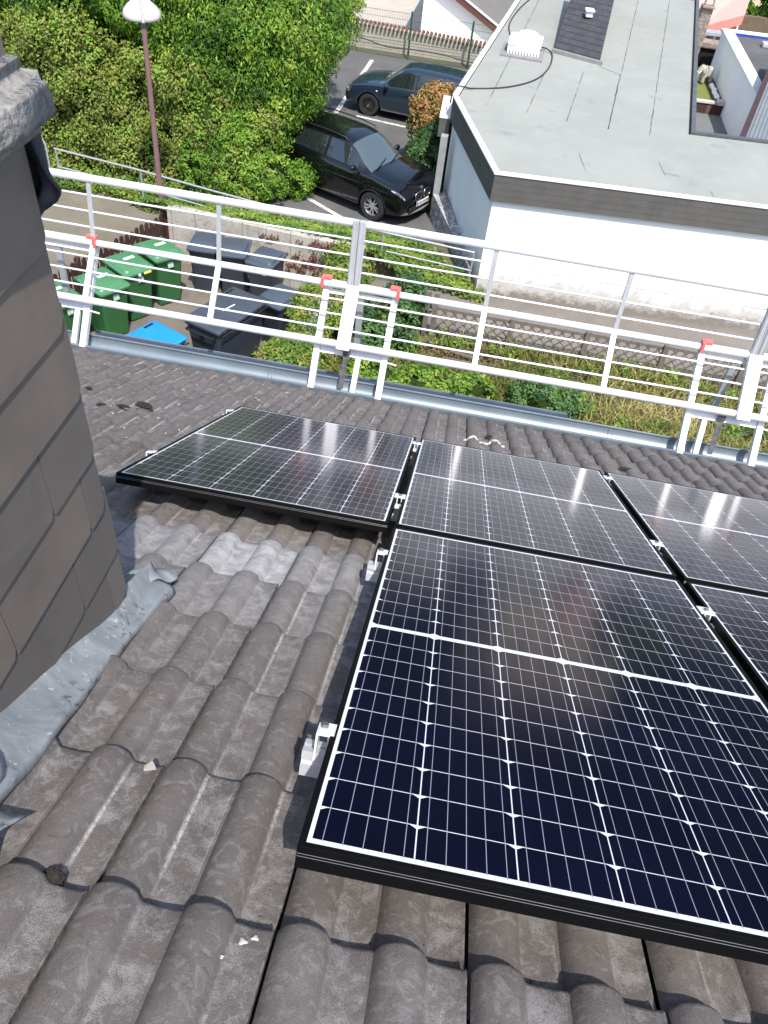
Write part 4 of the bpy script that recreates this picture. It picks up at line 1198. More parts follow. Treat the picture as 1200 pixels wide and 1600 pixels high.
for q in range(7):
    bm = bmesh.new(); bmesh.ops.create_icosphere(bm, subdivisions=2, radius=.085)
    for v in bm.verts: v.co *= 1 + .25*mnoise.noise(v.co*18 + Vector((q*7,0,0)))
    me = bpy.data.meshes.new('white_stone'); bm.to_mesh(me); bm.free(); me.materials.append(STICK)
    o = bpy.data.objects.new('white_stone', me); COL.objects.link(o); o.location = (7.50+.02*math.sin(q*2), 31.25+.24*q, GZ+.42); o.scale = (1.1,.9,.8)
    tag(o, 'one of the seven white stones in a row on the dark red border', 'stone', 'white stones in a row on the border')
# elephant figure
bm = bmesh.new()
EV = [((0,0,.62),.27),((.28,0,.66),.25),((-.25,0,.60),.26),((.50,0,.80),.19),((.62,0,.62),.10),((.68,0,.40),.065),((.66,0,.15),.05),
      ((.30,.15,.36),.115),((.31,.16,.05),.11),((.30,-.15,.36),.115),((.31,-.16,.05),.11),((-.27,.15,.34),.125),((-.29,.16,.05),.115),((-.27,-.15,.34),.125),((-.29,-.16,.05),.115)]
EE = [(0,1),(0,2),(1,3),(3,4),(4,5),(5,6),(1,7),(7,8),(1,9),(9,10),(2,11),(11,12),(2,13),(13,14)]
me = bpy.data.meshes.new('body'); me.from_pydata([e[0] for e in EV], EE, []); 
el = thing('elephant_statue', 'pale stone elephant figure standing by the lawn and garden fireplace', 'statue', (7.30, 33.2, GZ+.30), R(215)); el.scale = (.62,.62,.66)
ob = bpy.data.objects.new('body', me); COL.objects.link(ob); ob.parent = el; STONE = M('pale_stone', (.42,.40,.34), (.30,.29,.24), 10, .9, bump=.4)
me.materials.append(STONE); md = ob.modifiers.new('skin', 'SKIN'); ob.modifiers.new('sub', 'SUBSURF').levels = 2; ob.modifiers['sub'].render_levels = 2
for i, e in enumerate(EV): me.skin_vertices[0].data[i].radius = (e[1], e[1])
me.skin_vertices[0].data[0].use_root = True
for sgn in (1,-1):
    m = MB(); m.grid(lambda a, b: (.42-.10*b+.04*a, sgn*(.17+.16*a*math.sin(b*3.14)+.03), .62+.34*b-.10*a), 6, 8); m.build('ear', STONE, el, local=True, solid=.03)
    m = MB(); m.tube(spl([(.60,sgn*.09,.66),(.74,sgn*.11,.58),(.84,sgn*.10,.62)], 4), [.03,.028,.026,.025,.022,.02,.018,.014,.01], 6); m.build('tusk', STICK, el, local=True)
# garden fireplace
gf = thing('garden_fireplace', 'rough stone garden fireplace with black opening and tall flue', 'fireplace', (7.6, 35.6, GZ))
RUB = M('rubble_stone', (.34,.27,.22), (.15,.125,.11), 7, .95, bump=1., bscale=9, bdist=.05)
m = MB(); m.box((7.04,35.7,-6.6), (.42,.5,2.2)); m.build('flue', RUB, gf, bevel=.05)
m = MB(); m.box((7.7,35.9,-6.72), (1.0,.6,.22)); m.box((8.25,35.9,-7.2), (.2,.6,1.0)); m.build('mantel', RUB, gf, bevel=.04)
m = MB(); m.box((7.7,35.95,-7.22), (.9,.5,.8)); m.build('opening', DARKIN, gf)
m = MB(); m.tube(spl([(6.90,35.6,-5.48),(6.92,35.6,-5.25),(7.06,35.6,-5.15),(7.20,35.6,-5.25),(7.22,35.6,-5.48)], 6), .035, 8); m.box((7.06,35.6,-5.47), (.46,.5,.05)); m.build('arched_cap', RUB, gf)
m = MB(); m.box((7.65,36.4,-6.45), (.8,.5,.10), rz=.2); m.build('grey_slab', M('slab_grey', (.33,.34,.36)), gf)
# awning
aw = thing('pink_awning', 'salmon pink fabric awning with a hanging valance behind the white garden building', 'awning', (8, 40, -6.5))
PINK = M('salmon_fabric', (.56,.33,.28), (.52,.30,.255), 2, .8)
m = MB(); m.add([(7.55,38.0,-6.62),(9.08,38.4,-6.10),(10.2,43.4,-5.6),(7.45,42.6,-5.9)], [(0,1,2,3)]); m.build('sheet', PINK, aw, solid=.02)
m = MB(); m.grid(lambda a, b: (7.55+1.53*a, 38.0+.4*a-.01+.012*math.sin(a*40)*b, -6.62+.52*a-.34*b), 40, 3); m.build('valance', M('salmon_valance', (.60,.24,.20), (.55,.21,.175), 2, .8), aw, solid=.012)
m = MB(); m.box((7.75,39.0,-7.4), (.5,.2,1.3)); m.box((8.6,40.2,-7.3), (.08,.08,1.6)); m.build('support', WHITEP, aw)
ch = thing('cream_house', 'cream rendered house far behind the pink awning', 'house', (9, 50, GZ))
CREAM = M('cream_render', (.70,.60,.43), (.64,.545,.385), .8, .9)
m = MB(); m.prism([(5.6,46.2),(13.0,47.93),(12,57),(4,55.5)], GZ-2, -1.2); m.build('wall', CREAM, ch)
m = MB(); m.prism([(5.0,45.7),(13.5,47.7),(12.3,57.5),(3.5,56.0)], -1.2, [-1.0,-1.0,.6,.6]); m.build('roof', M('far_roof', (.10,.075,.065), (.08,.06,.055), 2, .8), ch)
for X in (6.4, 8.4, 11.2):
    w = MB(); w.par((X, 46.2+(X-5.6)*.2338-.03, -4.4), (1.1,.2567,0), (0,.02,0), (0,0,1.3)); wf = w.build('window', WHITEP, ch)
    w = MB(); w.par((X+.08, 46.2+(X-5.6)*.2338-.03, -4.3), (.94,.219,0), (0,.015,0), (0,0,1.1)); w.build('pane', M('window_glass', (.03,.035,.04), (.04,.045,.05), 2, .1), wf).location = (0,-.02,0)
m = MB(); m.tube([(9.8,42.0,GZ),(9.7,42.0,-5.2),(8.9,42.0,-4.3)], .045, 8); o = m.build('white_pole', WHITEP, smooth=60); tag(o, 'slim bent white pole between awning and far cream house', 'pole')
crown('leafy_bush', 'bright green tree at the upper right photo corner beside the cream house', 'tree', (12.2, 44.5, GZ), [(12.3,44.5,-6.2,1.7,1.4,1.9), (13.2,44.6,-5.4,1.4,1.2,1.5)], 300, 50, (.14,.28), BRIGHT, (.45,.2), (.25,.5), None, trunk_r=.12)
m = MB(); m.prism([(9.6,43.0),(13.5,43.3),(13.5,43.6),(9.6,43.3)], GZ, -7.0); tag(m.build('garden_wall', M('brown_wall', (.15,.11,.075), (.11,.08,.055), 4, .9)), 'low brown garden wall beside the pink awning', 'wall')

# ================================================================== FAR LEFT BACKGROUND
GREEN = M('green_powder_coat', (.020,.085,.050), (.028,.10,.06), 6, .5)
mf = thing('mesh_fence', 'green wire mesh fence on posts along the far edge of the car park', 'fence', (-3, 31.6, GZ))
for X in (-7.85, -5.66, -3.48, -1.30, .9):
    m = MB(); m.box((X, 31.62, GZ+.76), (.07,.05,1.52)); m.build('post', GREEN, mf)
m = MB()
X = -8.0
while X < 1.0:
    m.beam((X,31.58,GZ+.04),(X,31.58,GZ+1.47),.006,.006); X += .06
for z_ in (.05,.25,.45,.65,.85,1.05,1.25,1.45): m.beam((-8,31.575,GZ+z_),(1,31.575,GZ+z_),.010,.010)
m.build('wire_mesh', M('green_wire', (.10,.14,.115), (.08,.12,.10), 6, .5), mf)
fwl = thing('tile_capped_wall', 'pale block wall capped with red clay tiles behind the mesh fence', 'wall', (-3, 32.3, GZ))
m = MB(); m.prism([(-9,32.15),(1.5,32.15),(1.5,32.4),(-9,32.4)], GZ, [-6.80,-7.10,-7.10,-6.80]); 
BLK = NT('pale_block'); _b = BLK.n.new('ShaderNodeTexBrick'); _b.inputs['Color1'].default_value = (.50,.46,.38,1); _b.inputs['Color2'].default_value = (.44,.405,.335,1); _b.inputs['Mortar'].default_value = (.33,.30,.245,1)
_b.inputs['Scale'].default_value = 1.6; _b.inputs['Mortar Size'].default_value = .012; _mp = BLK.n.new('ShaderNodeMapping'); _mp.inputs['Rotation'].default_value = (R(90),0,0); BLK.lk(BLK.co(), _mp.inputs[0]); BLK.lk(_mp.outputs[0], _b.inputs['Vector']); BLK.set(color=_b.outputs[0], rough=.9); BLK = BLK.mat
m.build('block_wall', BLK, fwl)
m = MB()
for q in range(70):
    X = -9 + .15*q; z_ = -6.80 - .30*(X+9)/10.5
    m.tube([(X+.07, 32.02, z_-.02), (X+.07, 32.28, z_+.08), (X+.07, 32.54, z_-.02)], .046, 8)
m.build('clay_tiles', M('red_clay', (.15,.055,.042), (.10,.040,.032), 5, .8), fwl, smooth=60)
m = MB(); m.tube(spl([(-8,31.55,GZ+.55),(-6.2,31.5,GZ+.62),(-5.2,31.52,GZ+.50),(-4.2,31.5,GZ+.34),(-3.3,31.5,GZ+.38),(-2.2,31.5,GZ+.36),(-1.2,31.5,GZ+.26),(0,31.5,GZ+.3)]), .022, 8)
tag(m.build('hose', CABLE, smooth=60), 'dark hose strung along the green mesh fence', 'hose')
wh = thing('white_house', 'white gable house with dark red verge beyond the tile capped wall', 'house', (0, 53, -12))
vz = lambda X: -9.56 - .517*(X+3.16)
m = MB(); m.prism([(-4.97,50),(1.6,50),(1.6,58),(-4.97,58)], -12.0, [vz(-4.97), vz(1.6), vz(1.6), vz(-4.97)]); m.build('wall', M('white_house_render', (.80,.80,.78), (.76,.76,.745), 1, .9), wh)
m = MB()
m.par((-5.3,49.6,vz(-5.3)+.01), (7.2,0,-.517*7.2), (0,.12,0), (0,0,.36)); m.build('verge', M('red_brown_wood', (.105,.040,.030), (.08,.032,.024), 3, .6), wh)
m = MB(); m.par((-5.3,49.55,vz(-5.3)+.375), (7.2,0,-.517*7.2), (0,.2,0), (0,0,.07)); m.build('verge_flashing', COPE, wh)
m = MB(); m.par((-5.3,49.76,vz(-5.3)+.36), (7.2,0,-.517*7.2), (0,8.6,0), (0,0,.08)); m.build('roof', M('grey_roof', (.13,.125,.12), (.17,.165,.16), 2, .8), wh)
# unseen slope and trees, added so the near panels mirror something dark
mb = MB(); mb.grid(lambda a, b: (-300+600*a, 97 + 52*b, -12.5 + 60*b + 3*math.sin(a*23)*b), 40, 10)
mb.grid(lambda a, b: (-300+600*a, 149 + 400*b, 47.5 + 3*math.sin(a*23) - 60*b), 40, 2)
tag(mb.build('unseen_hill', M('hill_green', (.025,.040,.014), (.018,.028,.010), .05, .95), smooth=60), kind='structure')
def unseen_wood():
    k = 1500
    x = rng.uniform(-120, 120, k); y = 90 + rng.uniform(0, 6, k); top = rng.uniform(26, 46, k) + 3*np.sin(x*.07)
    zz = -12 + (top+12)*rng.random(k)**.8; y = y + (zz+12)*.85; C_ = np.stack([x, y, zz],1); N_ = unit(np.stack([rng.normal(0,.3,k), -np.ones(k), .5+rng.normal(0,.3,k)],1))
    P, N, ix = clumps(C_, N_, rng.uniform(2.0,4.2,k), 26); ct = rng.normal(.35,.2,k)
    o = leafmesh('unseen_wood', P, N, rng.uniform(1.0,2.2,len(P)), ct[ix]+rng.normal(0,.1,len(P)), DARKL, None, .7)
    tag(o, 'far unseen belt of dark trees, added to darken the panel reflections', 'wood', kind='stuff')
unseen_wood()

# ================================================================== BINS
def rrect(w, d, r, z, n=5, cx=0, cy=0):
    out = []
    for sx, sy, a0 in ((1,1,0),(-1,1,90),(-1,-1,180),(1,-1,270)):
        for q in range(n+1):
            t = R(a0 + 90*q/n); out.append((cx + sx*(w/2-r) + r*math.cos(t), cy + sy*(d/2-r) + r*math.sin(t), z))
    return out
def loft(m, rings, cap0=True, cap1=True, mi=0):
    n = len(rings[0]); vv = [p for g in rings for p in g]; ff = []
    for i in range(len(rings)-1):
        for k in range(n):
            k2 = (k+1) % n; ff.append((i*n+k, i*n+k2, (i+1)*n+k2, (i+1)*n+k))
    if cap0: ff.append(tuple(range(n-1,-1,-1)))
    if cap1: ff.append(tuple((len(rings)-1)*n+k for k in range(n)))
    m.add(vv, ff, mi)
GREENP = M('green_bin_plastic', (.022,.105,.030), (.030,.125,.040), 3, .42, bump=.05)
GREENL = M('green_lid_plastic', (.050,.165,.070), (.065,.195,.085), 3, .45, bump=.05)
SLATEP = M('slate_bin_plastic', (.026,.032,.043), (.034,.042,.055), 3, .42, bump=.05)
SLATEL = M('slate_lid_plastic', (.048,.060,.080), (.060,.074,.096), 3, .42, bump=.05)
BLUEP = M('blue_lid_plastic', (.010,.20,.60), (.014,.23,.66), 3, .45)
def wheelie(name, label, bodym, lidm, group, stickers=True, dome=.05):
    root = thing(name, label, 'bin', (0,0,0), 0, group)
    m = MB()
    loft(m, [rrect(.45,.50,.05,.03,cy=.01), rrect(.475,.54,.06,.35,cy=.0), rrect(.53,.62,.06,.85,cy=0), rrect(.555,.655,.05,.93), rrect(.575,.68,.05,.935), rrect(.575,.68,.05,.965)])
    m.build('body', bodym, root, smooth=40, local=True)
    m = MB()
    loft(m, [rrect(.585,.70,.06,.966,cy=-.01), rrect(.60,.73,.07,.972,cy=-.015), rrect(.60,.73,.07,1.005,cy=-.015), rrect(.58,.70,.07,1.015,cy=-.01), rrect(.53,.62,.08,1.022,cy=0), rrect(.50,.58,.09,1.022+dome*.6,cy=.0), rrect(.40,.46,.09,1.022+dome,cy=.0)])
    m.build('lid', lidm, root, smooth=30, local=True)
    m = MB(); m.tube([(-.27,.40,.985),(.27,.40,.985)], .014, 8)
    for s_ in (-1,1): m.box((s_*.20,.375,.975), (.035,.06,.04)); m.box((s_*.275,.37,.98),(.02,.09,.05))
    m.build('handle', lidm, root, smooth=40, local=True)
    for s_ in (-1,1):
        m = MB(); m.lathe([(.02,-.022),(.10,-.022),(.105,-.01),(.105,.01),(.10,.022),(.02,.022)], (s_*.22,.27,.105), 16, axis='x'); m.build('wheel', RUBBER, root, smooth=40, local=True)
    if stickers:
        m = MB(); m.par((-.05,.02,1.0225+dome), (.20,0,0), (0,.075,0), (0,0,.002)); m.build('lid_sticker', STICK, root, local=True)
        m = MB(); m.par((-.05,-.342,.80), (.11,0,0), (0,.035,.14), (0,-.003,0)); m.build('front_label', M('pale_label', (.42,.50,.44), (.25,.36,.28), 60, .6), root, local=True)
    return root
gb = wheelie('wheelie_bin', 'x', GREENP, GREENL, 'green wheelie bins along the picket fence')
for i, (x, y, a, lab) in enumerate(((-5.90,13.45,52,'green wheelie bin nearest the pale slab wall, farthest in its row'), (-6.24,12.74,55,'second green wheelie bin from the slab wall, with a yellow tag on its lid edge'),
                                    (-6.42,11.98,58,'third green wheelie bin from the slab wall, in front of the picket fence'), (-6.98,11.28,60,'green wheelie bin half hidden by the chimney, last in its row'))):
    o = gb if i == 0 else copy_tree(gb)
    o.location = (x, y, GZ+.006); o.rotation_euler = (0,0,R(a)); o.scale = (1.09,1.09,1.05); tag(o, lab)
    if i == 1:
        m = MB(); m.par((.05,-.385,.985), (.14,0,0), (0,-.012,-.03), (0,0,.012)); m.build('yellow_tag', M('yellow_tag', (.62,.58,.10)), o, local=True)
        m = MB(); m.lathe([(0,-.022),(.02,-.02),(.025,0),(.02,.02),(0,.022)], (-.04,-.395,.97), 8); m.build('lock', STICK, o, local=True)
bb = wheelie('wheelie_bin', 'x', SLATEP, SLATEL, 'dark grey wheelie bins by the slab wall', False, .075)
for i, (x, y, a, lab) in enumerate(((-5.20,14.12,4,'dark grey wheelie bin farthest left against the slab wall'), (-4.60,14.10,6,'dark grey wheelie bin in the middle of three against the slab wall'),
                                    (-3.90,13.92,-12,'dark grey wheelie bin with small white lettering on its front'), (-3.27,12.58,-24,'low flat lidded dark bin beside the ivy wall, partly behind ivy'))):
    o = bb if i == 0 else copy_tree(bb)
    o.location = (x, y, GZ+.006); o.rotation_euler = (0,0,R(a)); tag(o, lab)
    if i == 2:
        m = MB()
        for q, w_ in enumerate((.022,.018,.024,.016,.02,.012,.022,.018)):
            xx = -.12 + .034*q + (.02 if q > 4 else 0); m.par((xx,-.327-.0,.80), (w_,0,0), (0,.004,.035), (0,-.003,0))
        m.build('lettering', STICK, o, local=True)
def container(name, label, bodym, lidm):
    root = thing(name, label, 'waste container')
    m = MB(); loft(m, [rrect(.60,1.16,.06,.20), rrect(.66,1.24,.06,.75), rrect(.72,1.32,.05,1.10), rrect(.75,1.36,.04,1.105), rrect(.75,1.36,.04,1.14)]); m.build('body', bodym, root, smooth=40, local=True)
    m = MB(); loft(m, [rrect(.77,1.38,.05,1.142), rrect(.79,1.40,.05,1.15), rrect(.79,1.40,.05,1.19), rrect(.76,1.37,.05,1.205), rrect(.70,1.31,.05,1.212)]); m.build('lid', lidm, root, smooth=30, local=True)
    m = MB(); m.box((-.31,.49,1.214), (.05,.20,.005), rz=0); m.build('grip_slot', DARKIN, root, local=True)
    m = MB(); m.box((.02,.05,1.214), (.022,.30,.004), rz=R(-6)); m.build('label_strip', STICK, root, local=True)
    m = MB()
    for y in (-.55,-.42,.30,.43,.56): m.tube([(.40,y-.04,1.16),(.40,y+.04,1.16)], .022, 8); m.box((.37,y,1.16),(.05,.03,.03))
    m.tube([(.43,-.66,1.12),(.43,.66,1.12)], .014, 8); m.build('hinge', BLACKP, root, smooth=40, local=True)
    m = MB(); m.tube([(-.30,-.73,1.05),(.30,-.73,1.05)], .018, 8); m.box((-.28,-.70,1.05),(.03,.08,.05)); m.box((.28,-.70,1.05),(.03,.08,.05)); m.lathe([(0,-.02),(.035,-.02),(.035,.02),(0,.02)], (0,-.69,.98), 12, axis='y'); m.build('handle', BLACKP, root, smooth=40, local=True)
    for sx in (-1,1):
        for sy in (-1,1):
            m = MB(); m.lathe([(.02,-.022),(.09,-.022),(.095,0),(.09,.022),(.02,.022)], (sx*.24,sy*.48,.096), 14, axis='x'); m.box((sx*.24,sy*.48,.17),(.07,.08,.07)); m.build('wheel', RUBBER, root, smooth=40, local=True)
    return root
c_ = container('waste_container', 'large dark grey waste container with flat lid and white strip', SLATEP, M('container_lid', (.044,.052,.068), (.054,.063,.081), 2, .38))
c_.location = (-3.97,11.55,GZ+.006); c_.rotation_euler = (0,0,R(-21))
c_ = container('waste_container', 'waste container with bright blue flat lid just beyond the gutter', SLATEP, BLUEP)
c_.location = (-4.95,10.05,GZ+.006); c_.rotation_euler = (0,0,R(-25))

# ------------------------------------------------------------------ picket fence, lamp, handrail, gate
BROWN = M('brown_fence_wood', (.060,.024,.017), (.040,.017,.013), 7, .75, bump=.2)
pf = thing('picket_fence', 'dark brown picket fence with rounded tops behind the green bins', 'fence', (-7.0,13.4,GZ))
A_, B_ = Vector((-8.45,8.9,0)), Vector((-6.42,15.05,0)); e_ = (B_-A_); L_ = e_.length; e_.normalize(); s_ = Vector((e_.y,-e_.x,0))
m = MB(); q = 0.0
while q < L_:
    c = A_ + e_*q; h = 1.0 + .02*math.sin(q*9); w = .105
    prof = [(-w/2,.05),(w/2,.05),(w/2,h-.06)] + [(w/2*math.cos(t), h-.06+.06*math.sin(t)) for t in np.linspace(.3,2.84,6)] + [(-w/2,h-.06)]
    V0 = [c + e_*a + s_*.012 + Vector((0,0,GZ+z)) for a, z in prof]; V1_ = [c + e_*a - s_*.012 + Vector((0,0,GZ+z)) for a, z in prof]; n0 = len(prof)
    m.add(V0+V1_, [tuple(range(n0)), tuple(range(2*n0-1,n0-1,-1))] + [((i+1)%n0, i, n0+i, n0+(i+1)%n0) for i in range(n0)]); q += .152
m.build('pickets', BROWN, pf)
for z_ in (.25,.78):
    m = MB(); m.beam(A_ - s_*.035 + Vector((0,0,GZ+z_)), B_ - s_*.035 + Vector((0,0,GZ+z_)), .04, .08); m.build('rail', BROWN, pf)
for t_ in (.25,.62):
    m = MB(); c = A_ + e_*L_*t_ - s_*.08; m.box((c.x,c.y,GZ+.5),(.09,.09,1.0)); m.build('post', BROWN, pf)
m = MB(); m.box((-6.33,15.22,GZ+.55), (.26,.20,1.10), rz=R(18)); m.build('end_post', M('red_brown_steel', (.085,.020,.016), (.06,.016,.013), 4, .5), pf, bevel=.01)
lp = thing('street_lamp', 'mauve street lamp with pale bell shaped shade in front of the hedge', 'street lamp', (-6.84,16.02,GZ))
MAUVE = M('mauve_paint', (.215,.115,.120), (.185,.098,.102), 6, .42, spec=.6)
m = MB(); m.tube([(-6.84,16.02,GZ),(-6.84,16.02,-6.6),(-6.84,16.02,-3.50)], [.062,.058,.046], 16); m.build('pole', MAUVE, lp, smooth=50)
m = MB(); m.tube([(-6.84,16.02,-3.52),(-6.84,16.02,-3.44)], .060, 16); m.build('collar', M('dark_collar', (.03,.03,.035)), lp, smooth=50)
PALEM = M('pale_mauve_shade', (.62,.54,.555), (.58,.50,.515), 5, .32, spec=.6)
m = MB(); m.tube([(-6.84,16.02,-3.44),(-6.85,16.02,-2.75),(-6.85,16.08,-2.45),(-6.95,16.28,-2.30),(-7.02,16.40,-2.45)], .032, 12); m.build('arm', PALEM, lp, smooth=50)
m = MB(); m.lathe([(.345,-3.47),(.36,-3.45),(.365,-3.41),(.345,-3.34),(.27,-3.255),(.185,-3.18),(.155,-3.05),(.15,-2.85),(.10,-2.72),(.05,-2.45)], (-7.02,16.42,0), 32); m.build('lamp_shade', PALEM, lp, smooth=50)
m = MB(); m.lathe([(0,-3.46),(.34,-3.46)], (-7.02,16.42,0), 32); m.build('diffuser', WHITEP, lp)
hr = thing('handrail', 'thin galvanised handrail running down beside the hedge to the white building', 'handrail', (-5,16.8,GZ))
hp = [(-9.96,17.49),(-7.79,17.11),(-5.83,16.66),(-4.18,16.33),(-1.87,16.06),(.15,15.82)]
def hy(x): return float(np.interp(x, [p[0] for p in hp], [p[1] for p in hp]))
m = MB(); m.tube([(x,y,-6.8) for x,y in hp], .024, 10); m.build('top_rail', STEEL, hr, smooth=50)
m = MB(); m.tube([(x,y,-7.22) for x,y in hp], .019, 10); m.build('lower_rail', STEEL, hr, smooth=50)
for X in (-9.93,-7.72,-5.52,-3.68,-1.88,.13):
    m = MB(); m.tube([(X,hy(X),GZ-.02),(X,hy(X),-6.8)], .021, 8); m.build('post', STEEL, hr, smooth=50)
gt = thing('barred_gate', 'galvanised barred gate with rounded top corner beside the chimney cap', 'gate', (-11,17.85,GZ))
m = MB(); m.tube([(-12.2,17.95,-6.68),(-10.62,17.86,-6.68),(-10.45,17.85,-6.73),(-10.37,17.85,-6.90),(-10.37,17.85,GZ)], .024, 10); m.tube([(-12.2,17.95,GZ+.12),(-10.37,17.85,GZ+.12)], .02, 8); m.build('frame', STEEL, gt, smooth=50)
m = MB()
for q in range(14): m.tube([(-10.5-.12*q,17.86,GZ+.12),(-10.5-.12*q,17.86,-6.69)], .008, 6)
m.build('bars', STEEL, gt)

# ================================================================== CARS
def paint(name, c, flake=.0):
    n = NT(name); n.set(color=c, rough=.4, metal=0.0, spec=.12, coat=1.0, coatr=.03, coatior=1.6); return n.mat
GLASSM = NT('car_glass'); GLASSM.set(color=(.012,.016,.018), rough=.02, spec=.8, coat=1.0, coatr=.01); GLASSM = GLASSM.mat
SCREENM = NT('car_windscreen'); SCREENM.set(color=(.055,.075,.080), rough=.02, spec=.8, coat=1.0, coatr=.01); SCREENM = SCREENM.mat  # sky reflection put into the base colour, hence paler than side glass
CHROME = M('chrome', (.72,.72,.74), (.66,.66,.68), 5, .15, metal=1.0)
LAMPG = M('headlamp_glass', (.50,.52,.55), (.30,.32,.35), 12, .08, metal=.4, coat=1.0)
SILVER = M('alloy_silver', (.52,.53,.54), (.46,.47,.48), 5, .3, metal=.7)
TRIM = M('dark_trim', (.010,.010,.011), (.014,.014,.015), 10, .5)
def car(name, label, P):
    root = thing(name, label, 'car')
    K = P['keys']; xs = K[:,0]
    def smooth(col):
        y = K[:,col]
        # monotone cubic
        h = np.diff(xs); d = np.diff(y)/h; mm = np.zeros(len(xs)); mm[0], mm[-1] = d[0], d[-1]
        for i in range(1, len(xs)-1): mm[i] = 0 if d[i-1]*d[i] <= 0 else 2*d[i-1]*d[i]/(d[i-1]+d[i])
        def f(x):
            i = int(np.clip(np.searchsorted(xs, x)-1, 0, len(xs)-2)); t = (x-xs[i])/h[i]
            return ((2*t**3-3*t**2+1)*y[i] + (t**3-2*t**2+t)*h[i]*mm[i] + (-2*t**3+3*t**2)*y[i+1] + (t**3-t**2)*h[i]*mm[i+1])
        return f
    zb, w, zl, zt, wt = [smooth(i) for i in range(1,6)]
    ra, zc = P['ra'], P['rw']
    def section(x):
        b, W_, l, t, T = zb(x), w(x), zl(x), zt(x), wt(x)
        te = max(l+.012, t-.065)
        p = [(0,b),(W_*.80,b),(W_*.95,b+.05),(W_*.992,b+.26*(l-b)),(W_,b+.60*(l-b)),(W_*.985,b+.88*(l-b)),(W_*.955,l)]
        a = (W_*.925, l+.012)
        def lp_(k): return (a[0]+(T-a[0])*k + .018*math.sin(k*3.14)*(t-l), a[1]+(te-a[1])*k)
        p += [lp_(.07), lp_(.92), (T, te), (T*.86, t-.022 if t-.022 > te else te+(t-te)*.5), (T*.45, t-.004), (0,t)]
        for xw in P['wheels']:
            if abs(x-xw) < ra:
                za = zc + math.sqrt(ra*ra-(x-xw)**2)
                p = [(yy, max(zz, min(za, l-.03))) if i < 6 else (yy,zz) for i,(yy,zz) in enumerate(p)]
        return p
    st = sorted(set([round(v,3) for v in np.linspace(xs[0], xs[-1], 56)] + [round(xw + ra*math.cos(t),3) for xw in P['wheels'] for t in np.linspace(0.02, math.pi-.02, 17)] + [round(v,3) for a in P['side_glass'] for v in a] + [round(v,3) for v in P['screen']+P['rear_screen']]))
    S = [section(x) for x in st]; n0 = len(S[0])
    body, ws, rs = MB(), MB(), MB(); SG = {(j,s_): MB() for j in range(len(P['side_glass'])) for s_ in (1,-1)}
    def pt(i, k, sgn): return (st[i], sgn*S[i][k][0], S[i][k][1])
    V_ = []; idx = {}
    for i in range(len(st)):
        for k in range(n0):
            for sgn in (1,-1): idx[(i,k,sgn)] = len(V_); V_.append(pt(i,k,sgn))
    def quad(mb, i, k, sgn):
        q = (idx[(i,k,sgn)], idx[(i+1,k,sgn)], idx[(i+1,k+1,sgn)], idx[(i,k+1,sgn)]); mb.f.append(q if sgn < 0 else q[::-1]); mb.m.append(0)
    for mb_ in [body, ws, rs] + list(SG.values()): mb_.v = V_
    for i in range(len(st)-1):
        xm = (st[i]+st[i+1])/2
        inside = [j for j, (a, b) in enumerate(P['side_glass']) if a < xm < b]
        for k in range(n0-1):
            for sgn in (1,-1):
                tgt = body
                if k == 7 and inside: tgt = SG[(inside[0], sgn)]
                if k >= 9 and P['screen'][0] < xm < P['screen'][1]: tgt = ws
                if k >= 9 and P['rear_screen'][0] < xm < P['rear_screen'][1]: tgt = rs
                quad(tgt, i, k, sgn)
    for i, fl_ in ((0, True), (len(st)-1, False)):
        ring = [idx[(i,k,1)] for k in range(n0)] + [idx[(i,k,-1)] for k in range(n0-2,0,-1)]
        body.f.append(tuple(ring if not fl_ else ring[::-1])); body.m.append(0)
    def fin(mb_, nm, mat, ang=32):
        o = mb_.build(nm, mat, root, local=True)
        bm = bmesh.new(); bm.from_mesh(o.data)
        bmesh.ops.delete(bm, geom=[v for v in bm.verts if not v.link_faces], context='VERTS')
        bmesh.ops.remove_doubles(bm, verts=bm.verts, dist=.0005); bmesh.ops.recalc_face_normals(bm, faces=bm.faces)
        bm.to_mesh(o.data); bm.free()
        o.data.polygons.foreach_set('use_smooth', [True]*len(o.data.polygons)); o.data.set_sharp_from_angle(angle=R(ang)); return o
    bo = fin(body, 'body', P['paint'], 38)
    [fin(o_, 'side_window', GLASSM) for o_ in SG.values()]; fin(ws, 'windscreen', SCREENM); fin(rs, 'rear_window', GLASSM)
    def side_y(x, z):
        s_ = section(x); ys = [p[0] for p in s_[1:10]]; zs = [p[1] for p in s_[1:10]]
        return float(np.interp(z, zs, ys))
    m = MB(); m.box((0,0,.48), (xs[-1]-xs[0]-.5, 2*(w(0)-.26), .50)); m.build('underbody', DARKIN, root, local=True)
